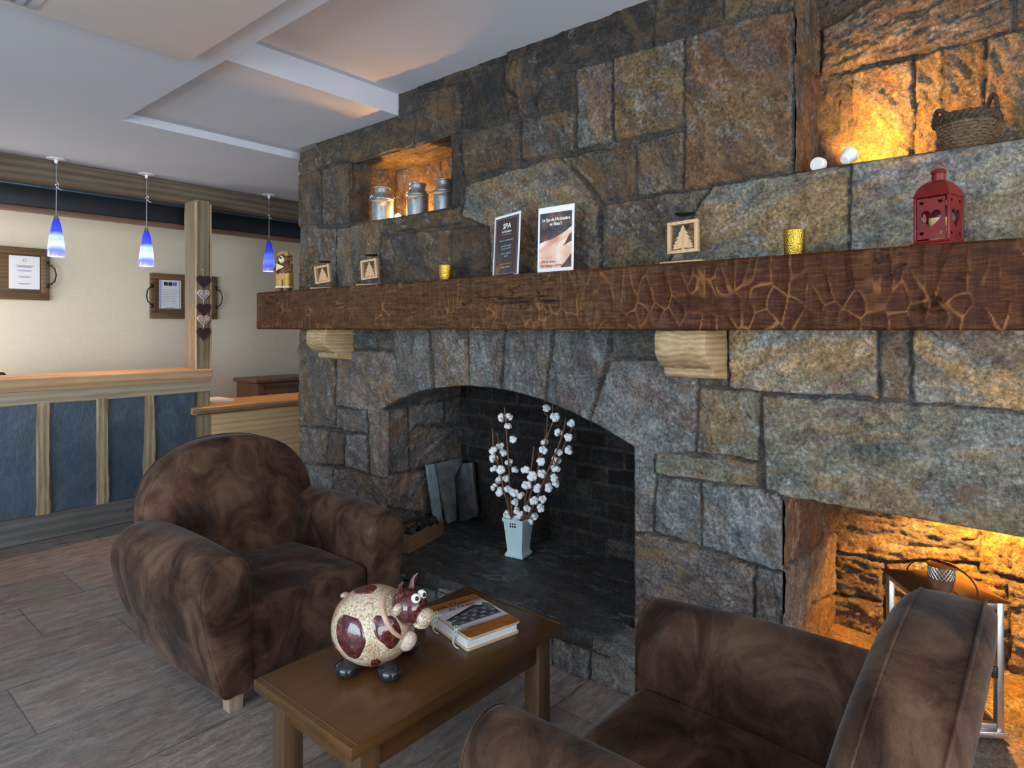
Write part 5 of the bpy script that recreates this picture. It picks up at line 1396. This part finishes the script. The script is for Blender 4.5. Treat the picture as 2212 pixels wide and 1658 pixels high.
for bi, (bx, by) in enumerate(bolls):
    best = None
    for i, (st, loc, r, base, dd) in enumerate(sp3):
        for j in range(len(st)-1):
            a, c = Vector(st[j]), Vector(st[j+1]); d = c-a
            t = max(0, min(1, (Vector((bx, by))-a).dot(d)/d.length_squared)); q = a+d*t; dist = (Vector((bx, by))-q).length
            if best is None or dist < best[0]: best = (dist, i, j, t)
    _, i, j, t = best; st, loc, r, base, dd = sp3[i]
    att = loc[j+1].lerp(loc[j+2], max(0, t-.15))
    tgt = onX(base.x + (att.x) + rg.uniform(-.035, .03), *CP(bx, by)) - base
    s = rg.uniform(1.1, 1.42)
    up_ = (tgt-att).normalized() if (tgt-att).length > .012 else Vector((rg.uniform(-1, 1), rg.uniform(-1, 1), 1.2)).normalized()
    up_ = (up_+Vector((0, 0, .5))+Vector((-.3, -.25, 0))).normalized()
    q = up_.to_track_quat('Z', 'Y').to_matrix().to_4x4() @ R(rg.uniform(0, 6), 'Z')
    if boll0 is None:
        o = cot.build('cotton_boll', M_COTTON, r, autosmooth=180); h = hus.build('husk', M_HUSK, o, autosmooth=20); boll0 = o
    else:
        o = boll0.copy(); link(o, r); h = boll0.children[0].copy(); link(h, o)
    o.matrix_local = T(*tgt) @ q @ S3(s, s, s if (bx, by) != (630, 95) else .5)
    foot = tgt-up_*.017
    MB().tube([att, att.lerp(foot, .5)+Vector((0, 0, -.006)), foot], [.0022, .0018, .0018], 5).build('twig', M_STEM, r)

# ================================================================== THE SITTING GROUP
def armchair(name, label, loc, rz):
    r = empty(name, label, 'armchair', loc, rz, group='pair of brown suede club armchairs')
    prof = [(0, .065), (.052, .062), (.104, .065), (.128, .13), (.150, .21), (.172, .30), (.189, .39), (.199, .47), (.196, .53), (.182, .572), (.155, .604), (.120, .620), (.085, .621), (.050, .610), (.022, .587), (.005, .552), (0, .51), (0, .40), (0, .28), (0, .16)]
    # smooth the outline
    def dens(pr, k=3):
        out = []
        n = len(pr)
        for i in range(n):
            p0, p1, p2, p3 = (Vector(pr[(i+d) % n]) for d in (-1, 0, 1, 2))
            for j in range(k):
                t = j/k
                out.append(.5*((2*p1)+(p2-p0)*t+(2*p0-5*p1+4*p2-p3)*t*t+(3*p1-p0-3*p2+p3)*t**3))
        return out
    pr = dens(prof)
    cx, cz = .095, .33
    ysec = [(-.484, .0), (-.484, .45), (-.482, .86), (-.477, .945), (-.468, .985), (-.452, 1.0)] + [(-.44+.8*k/18, 1.0) for k in range(1, 16)] + [(.27, .985), (.30, .94), (.318, .86), (.322, .5), (.322, 0)]
    for sx in (-1, 1):
        rings = []
        for y, sc in ysec:
            g = 1.0+.34*math.sin(max(0, min(1, (y+.47)/.85))*PI*.62)
            dz = .012*math.sin(max(0, min(1, (y+.47)/.8))*PI)
            ring = []
            for p in pr:
                x = cx+(p.x-cx)*sc; z = cz+(p.y-cz)*sc*(1 if sc > .9 else 1)
                if x > .02: x = .02+(x-.02)*g
                ring.append((sx*(.292+x), y, z+dz*(z/.6)))
            rings.append(ring)
        a = MB().loft(rings, cap=False).build('arm', M_SUEDE, r, autosmooth=60)
        pp = [(sx*(.292+cx+(p.x-cx)*.975), -.4735, cz+(p.y-cz)*.975) for p in pr]
        MB().tube(pp, .0032, 6, closed=True).build('piping', M_SEAM, a)
    # seat block with a softly crowned top
    b = bmesh.new(); bmesh.ops.create_cube(b, size=1)
    for v in b.verts: v.co = Vector((v.co.x*.582, -.458+(v.co.y+.5)*.75, .075+(v.co.z+.5)*.315))
    bmesh.ops.bevel(b, geom=b.edges[:], offset=.032, segments=5, affect='EDGES', profile=.5)
    bmesh.ops.subdivide_edges(b, edges=[e for e in b.edges if e.calc_length() > .06], cuts=9, use_grid_fill=True)
    for v in b.verts:
        if v.co.z > .3: v.co.z += .022*max(0, 1-(v.co.x/.29)**2)*max(0, 1-((v.co.y+.1)/.38)**2) - .02*max(0, (v.co.y+.1)/.3)
        if v.co.y < -.44: v.co.y -= .014*max(0, 1-(v.co.x/.29)**2)*max(0, 1-((v.co.z-.24)/.17)**2)
    MB().bm(b).build('seat', M_SUEDE, r, autosmooth=60)
    # arched back
    arch = []
    A, zs_, zt_ = .432, .60, .945
    for k in range(6): arch.append((A-.05+.05*k/5.0, .10+(zs_-.10)*k/6.0))
    for k in range(41):
        t = PI*k/40; c, s = math.cos(t), math.sin(t)
        arch.append((A*math.copysign(abs(c)**(2/2.35), c), zs_+(zt_-zs_)*abs(s)**(2/2.15)))
    for k in range(5, -1, -1): arch.append((-(A-.05+.05*k/5.0), .10+(zs_-.10)*k/6.0))
    rings = []
    cz2 = .52
    for t, sc in ((-.022, .0), (-.021, .4), (-.014, .75), (-.004, .90), (.008, .957), (.020, .985), (.036, 1.0), (.06, 1.004), (.10, 1.004), (.13, 1.0), (.150, .985), (.163, .95), (.170, .85), (.172, .4), (.172, 0)):
        ring = []
        for x, z in arch:
            X, Z = x*sc, cz2+(z-cz2)*sc
            ring.append((X, .175+t*1.05+(Z-.38)*.18, Z))
        rings.append(ring)
    bo = MB().loft(rings, cap=False).build('backrest', M_SUEDE, r, autosmooth=70)
    for t, sc in ((.030, .994), (.140, .996)):
        pp = []
        for x, z in arch[4:-4]:
            X, Z = x*sc*1.003, cz2+(z-cz2)*sc*1.004
            pp.append((X, .175+t*1.05+(Z-.38)*.18, Z))
        MB().tube(pp, .0034, 6).build('piping', M_SEAM, bo)
    MB().box(-.40, .40, .16, .31, .07, .42, .03, seg=3).build('rear_frame', M_SUEDE, r)
    for sx in (-1, 1):
        for y in (-.435, .30):
            MB().loft([[(sx*.345+s*(.03 if z else .026), y+t*(.03 if z else .026), z) for s, t in ((-1, -1), (1, -1), (1, 1), (-1, 1))] for z in (0, .074)]).build('leg', M_LEGW, r, autosmooth=20)
    return r
armchair('armchair', 'brown suede club armchair facing the camera, in front of the reception desk', (1.55, 2.905, 0), 0)
armchair('armchair', 'brown suede club armchair in the foreground with its back to the lantern niche', (1.487, .527, 0), PI)

# coffee table
tb = empty('coffee_table', 'low oiled oak coffee table between the two armchairs', 'table', (1.473, 1.655, 0))
tx, ty, zt = .475, .256, .40
b = bmesh.new(); bmesh.ops.create_cube(b, size=1)
for v in b.verts: v.co = Vector((v.co.x*2*tx, v.co.y*2*ty, zt-.036+(v.co.z+.5)*.036))
bmesh.ops.bevel(b, geom=b.edges[:], offset=.004, segments=2, affect='EDGES', profile=.5)
MB().bm(b).build('tabletop', M_TABLE, tb, autosmooth=40)
for x in (-tx+.019, tx-.022): MB().box(x, x+.0025, -ty+.002, ty-.002, zt-.001, zt+.0012, .0005).build('end_bead', M_TABLEV, tb)
for sx in (-1, 1):
    for sy in (-1, 1):
        x = sx*(tx-.082); y = sy*(ty-.062)
        MB().box(x-.034, x+.034, y-.034, y+.034, 0, zt-.035, .003).build('leg', M_TABLEV, tb)
for sy in (-1, 1): MB().box(-tx+.10, tx-.10, sy*(ty-.052)-.011, sy*(ty-.052)+.011, zt-.125, zt-.036, .002).build('apron', M_TABLE, tb)
for sx in (-1, 1): MB().box(sx*(tx-.072)-.011, sx*(tx-.072)+.011, -ty+.08, ty-.08, zt-.125, zt-.036, .002).build('apron', M_TABLE, tb)

# guest book
A_ = Vector((1.553, 1.517)); B_ = Vector((1.776, 1.470)); ex = (B_-A_).normalized(); ey = Vector((-ex.y, ex.x)); bw_, bh_ = .228, .300
ctr = A_+ex*bw_/2+ey*bh_/2
gb = empty('guest_book', 'wood covered guest book with a chalet picture lying on the coffee table', 'book', (ctr.x, ctr.y, .4005), math.atan2(ex.y, ex.x))
def rrect(w, h, rad, n=6, cx=0, cz=0):
    o = []
    for qx, qy, a0 in ((w/2-rad, h/2-rad, 0), (-w/2+rad, h/2-rad, PI/2), (-w/2+rad, -h/2+rad, PI), (w/2-rad, -h/2+rad, 3*PI/2)):
        for k in range(n+1): a = a0+k*PI/2/n; o.append((cx+qx+rad*math.cos(a), cz+qy+rad*math.sin(a)))
    return o
M_COVEREDGE = simple('pale_wood_edge', hexc(206, 178, 140), .6, var=.06)
def cover_print():
    n = NT('printed_wood_cover')
    sp = n.n.new('ShaderNodeSeparateXYZ'); n.l.new(n.coord(), sp.inputs[0])
    f = n.noise(n.coord((1.2, 12, 1)), 12, 5, .65, .4)
    wd = n.ramp(f, [(.3, hexc(118, 66, 26)), (.7, hexc(176, 108, 46))])
    y = n.math('ADD', n.math('DIVIDE', sp.outputs['Y'], .30), .5)
    y = n.math('ADD', y, n.math('MULTIPLY', n.math('SUBTRACT', n.noise(n.coord((1, 1, 1)), 9, 3), .5), .10))
    m = n.ramp(y, [(.20, 0), (.30, 1), (.70, 1), (.86, 0)])
    xx = n.math('ABSOLUTE', n.math('DIVIDE', sp.outputs['X'], .114)); 
    c = n.mix(n.math('MULTIPLY', m, .92), wd, hexc(206, 204, 212))
    return n.set(col=c, rough=.3, coat=.2)
TF = R(-PI/2, 'X')   # local x,z plate -> lying flat, z becomes y
def flat_plate(name, w, h, z0, z1, mat, parent, off=(0, 0), rad=.012):
    return MB().prism(rrect(w, h, rad), z0, z1, R(PI/2, 'X') @ S3(1, 1, 1), bev=0).build(name, mat, parent) 
def plate(name, w, h, z0, z1, mat, parent, rad=.012, M=None):
    o = rrect(w, h, rad); n = len(o)
    m = MB(); m.add([(x, y, z0) for x, y in o]+[(x, y, z1) for x, y in o], [tuple(range(n))[::-1], tuple(range(n, 2*n))]+[(k, (k+1) % n, n+(k+1) % n, n+k) for k in range(n)], M, False)
    return m.build(name, mat, parent)
plate('back_cover', bw_, bh_, 0, .006, M_COVEREDGE, gb)
pg = MB()
for k in range(9):
    rr = random.Random(k); d = .0022+.0034*k
    pg.box(-bw_/2+.006, bw_/2-.008+rr.uniform(-.004, .003), -bh_/2+.008+rr.uniform(-.003, .003), bh_/2-.008, .006+k*.0031, .006+k*.0031+.0029)
pg.build('pages', M_PAPER, gb)
TL = T(.006, .001, .0) @ R(.012, 'Y')
plate('front_cover', bw_-.004, bh_, .0355, .0415, M_COVEREDGE, gb, M=TL)
fc = plate('cover_print', bw_-.006, bh_-.002, .0415, .0419, cover_print(), gb, M=TL)
def btext(body, size, y, x=0, xs=1.0, sh=.15, bold=0.0): text('lettering', body, size, M_TXTK, gb, TL @ T(x, y, .0424), 'CENTER', sh, bold, 1.06, xs)
btext('Les Chalets', .031, .112, -.008, .98, .25, .0002); btext("de l'Adet", .031, .078, .004, .98, .25, .0002); btext('Informations pratiques', .0205, -.083, .012, .88, .2)
# the picture of the chalet, in greys
def pic(name, pts, m, z): 
    mm = MB(); n = len(pts); mm.add([(x, y, z) for x, y in pts], [tuple(range(n))], TL, False); return mm.build(name, m, gb)
G1 = simple('pale_grey_print', hexc(150, 152, 158), .4, var=.2, scale=60); G2 = simple('mid_grey_print', hexc(88, 90, 96), .4, var=.3, scale=90); G3 = simple('dark_grey_print', hexc(34, 36, 42), .4, var=.2, scale=80); G4 = simple('grey_green_print', hexc(86, 104, 84), .4, var=.3, scale=60)
pic('picture_facade', [(-.098, -.048), (.100, -.050), (.100, .030), (.045, .058), (-.098, .015)], G2, .0421)
pic('picture_roof', [(-.106, .012), (-.102, .004), (.044, .046), (.104, .016), (.106, .024), (.046, .064)], G3, .0423)
m1 = MB(); m2 = MB(); rg = random.Random(3)
def qd(m, x0, y0, x1, y1): m.add([(x0, y0, .0423), (x1, y0, .0423), (x1, y1, .0423), (x0, y1, .0423)], [(0, 1, 2, 3)], TL, False)
for row, y in enumerate((-.040, -.016, .010)):
    for k in range(9):
        x = -.09+k*.0215
        if row == 2 and k < 1: continue
        qd(m1 if (k+row) % 2 else m2, x, y, x+rg.uniform(.008, .014), y+rg.uniform(.008, .013))
for y in (-.024, .002): qd(m2, -.095, y, .098, y+.004)
m1.build('picture_pale_walls', G1, gb); m2.build('picture_windows', G3, gb)
pic('picture_tree', [(.078, .002), (.10, -.01), (.108, .02), (.104, .05), (.09, .064), (.078, .045)], G4, .0425); pic('picture_bush', [(-.108, -.05), (-.085, -.05), (-.08, -.03), (-.095, -.02), (-.108, -.028)], G4, .0425)
M_LACE = simple('cream_cord', hexc(205, 212, 200), .8, var=.05)
for yy in (.062, -.072):
    b = MB(); x = -bw_/2+.012
    b.tube([(x+.012, yy, .044), (x-.006, yy+.002, .047), (x-.020, yy, .036), (x-.021, yy-.002, .012), (x-.016, yy, .004)], .0024, 7)
    b.tube([(x-.012, yy, .040), (x-.006, yy+.014, .052), (x+.006, yy+.018, .050), (x+.004, yy+.004, .046), (x-.010, yy-.012, .046), (x-.024, yy-.016, .034)], .0022, 7)
    b.tube([(x-.018, yy-.004, .022), (x-.030, yy-.012, .012), (x-.030, yy-.030, .004), (x-.026, yy-.045, .003)], .0022, 7)
    b.ball(.0055, TL @ T(x-.012, yy, .044), 2)
    b.build('tie_cord', M_LACE, gb)

# stoneware cow money box
hd = Vector((.55, -.835)).normalized()
cw = empty('cow_money_box', 'round speckled stoneware cow with maroon patches standing on the coffee table', 'money box', (1.303, 1.685, .4005), math.atan2(hd.y, hd.x))
BC = Vector((-.012, 0, .132)); RX, RY, RZ = .136, .125, .122
MB().ball(1, T(*BC) @ S3(RX, RY, RZ), 5).build('body', M_SPECKLE, cw, autosmooth=180)
def patch(name, d, ar, asp, rot, seed, mat, lift=.0035):
    """a raised glazed spot on the round body"""
    d = Vector(d).normalized(); u = d.orthogonal().normalized(); 
    u = (Vector((0, 0, 1))-d*d.z).normalized() if abs(d.z) < .95 else Vector((1, 0, 0)); w = d.cross(u)
    c, s = math.cos(rot), math.sin(rot); u, w = u*c+w*s, w*c-u*s
    rg = random.Random(seed); ph = [rg.uniform(0, 6) for _ in range(4)]
    vs = []; fs = []; N = 40; K = 9
    for i in range(K+1):
        for k in range(N):
            t = 2*PI*k/N; rr = 1+.13*math.sin(2*t+ph[0])+.08*math.sin(3*t+ph[1])+.05*math.sin(5*t+ph[2])
            f = i/K*rr
            q = (d+u*math.cos(t)*f*ar*asp+w*math.sin(t)*f*ar).normalized()
            rad = 1/math.sqrt((q.x/RX)**2+(q.y/RY)**2+(q.z/RZ)**2)
            e = 1 if i < K-1 else (.7 if i == K-1 else -.3)
            vs.append(BC+q*(rad+lift*e))
    for i in range(K):
        for k in range(N): k2 = (k+1) % N; fs.append((i*N+k, i*N+k2, (i+1)*N+k2, (i+1)*N+k))
    return MB().add(vs, fs).build(name, mat, cw, autosmooth=180)
# right flank (y-) is the side seen
patch('maroon_patch', (-.30, -.93, .08), .52, 1.1, .15, 1, M_MAROON); patch('maroon_patch', (.62, -.74, .20), .30, 1.75, .35, 2, M_MAROON)
patch('maroon_patch', (-.22, -.10, 1), .40, .55, 1.57, 3, M_MAROON); patch('maroon_patch', (-.85, -.42, -.42), .27, 1.2, .5, 4, M_MAROON)
patch('maroon_patch', (.33, -.80, -.66), .17, .8, 1.3, 5, M_MAROON); patch('maroon_patch', (-.2, .95, .1), .5, 1, 0, 6, M_MAROON); patch('maroon_patch', (-.95, .05, .45), .25, 1.3, .3, 7, M_MAROON)
for x, y in ((-.082, -.078), (.062, -.082), (-.082, .078), (.066, .082)):
    MB().ball(1, T(x+.008, y*1.05, .026) @ R(math.atan2(y, x)*.25, 'Z') @ S3(.041, .034, .0262), 3).build('hoof', M_BLACKGLOSS, cw)
MB().ball(1, T(-.112, .012, .216) @ S3(.018, .016, .010), 2).build('tail', M_PINKCLAY, cw)
M_BELL = simple('speckled_pink_clay', hexc(186, 166, 146), .4, var=.22, scale=110, bump=.3)
NK = Vector((.070, -.018, .178))
ax_ = Vector((.85, -.12, .52)).normalized(); qn = ax_.to_track_quat('Z', 'Y').to_matrix().to_4x4()
ring = [(.073*math.cos(k*PI/20), .074*math.sin(k*PI/20), .004) for k in range(40)]
MB().tube(ring, .0095, 10, T(*NK) @ qn, closed=True).build('collar', M_PINKCLAY, cw)
HD = Vector((.112, -.024, .208))
hf = Vector((.90, -.30, -.22)).normalized()
Hm = T(*HD) @ Matrix(((hf.x, -hf.y/math.hypot(hf.x, hf.y), 0, 0), (hf.y, hf.x/math.hypot(hf.x, hf.y), 0, 0), (hf.z, 0, 1, 0), (0, 0, 0, 1))) @ Matrix.Identity(4)
xv = hf; yv_ = Vector((0, 0, 1)).cross(xv).normalized(); zv = xv.cross(yv_)
Hm = Matrix(((xv.x, yv_.x, zv.x, HD.x), (xv.y, yv_.y, zv.y, HD.y), (xv.z, yv_.z, zv.z, HD.z), (0, 0, 0, 1)))
b = MB().lathe([(0, -.054), (.032, -.048), (.051, -.024), (.057, .002), (.053, .026), (.041, .046), (.028, .056), (0, .060)], 36, Hm @ R(PI/2, 'Y') @ S3(1.0, .94, 1)); b.build('head', M_MAROON, cw, autosmooth=180)
b = MB().ball(1, Hm @ T(.068, 0, -.008) @ S3(.026, .034, .028), 3); b.ball(1, Hm @ T(.058, 0, -.032) @ S3(.026, .030, .012), 3); sn = b.build('muzzle', M_SPECKLE, cw, autosmooth=180)
for s in (-1, 1): MB().ball(.0045, Hm @ T(.0915, s*.014, -.003), 2).build('nostril', M_PINKCLAY, sn)
for s in (-1, 1):
    e = MB().ball(.0155, Hm @ T(.030, s*.0165, .046), 3).build('eye', simple('white_glaze', hexc(236, 236, 232), .12, var=0) if s < 0 else bpy.data.materials['white_glaze'], cw)
    pd = Vector((.62, -.62, .48)).normalized()*.0112 if s < 0 else Vector((.85, -.32, .42)).normalized()*.0112
    MB().ball(.0075, Hm @ T(.030+pd.x, s*.0165+pd.y, .046+pd.z), 2).build('pupil', M_BLACKGLOSS, e)
    MB().ball(1, Hm @ T(-.004, s*.056, .010) @ R(s*.5, 'X') @ S3(.013, .022, .020), 3).build('ear', M_SPECKLE, cw)
    MB().tube([Hm @ Vector((-.014, s*.026, .036)), Hm @ Vector((-.022, s*.036, .058)), Hm @ Vector((-.020, s*.040, .078)), Hm @ Vector((-.012, s*.041, .094))], [.0145, .011, .0072, .0022], 12).build('horn', M_MAROON, cw)
b = MB().ball(1, T(.118, -.048, .108) @ R(.6, 'Y') @ S3(.026, .024, .034), 3); tag(b.build('neck_bell', M_BELL, cw, autosmooth=180), 'pinkish clay bell hanging from the collar')

# ceiling vent at the top edge of the picture
vt = onZ(Z0-.035, 58, 2)
cv = empty('ceiling_vent', 'slotted air vent in the lowered ceiling panel at the top left', 'vent', (vt.x-.12, vt.y-.02, Z0-.0365))
MB().box(-.21, .16, -.07, .07, -.004, .0, .0015).build('cover', M_CEIL, cv)
for k in range(9): MB().box(-.19+k*.038, -.178+k*.038, -.055, .055, -.0052, -.0038).build('slot', M_INK, cv)
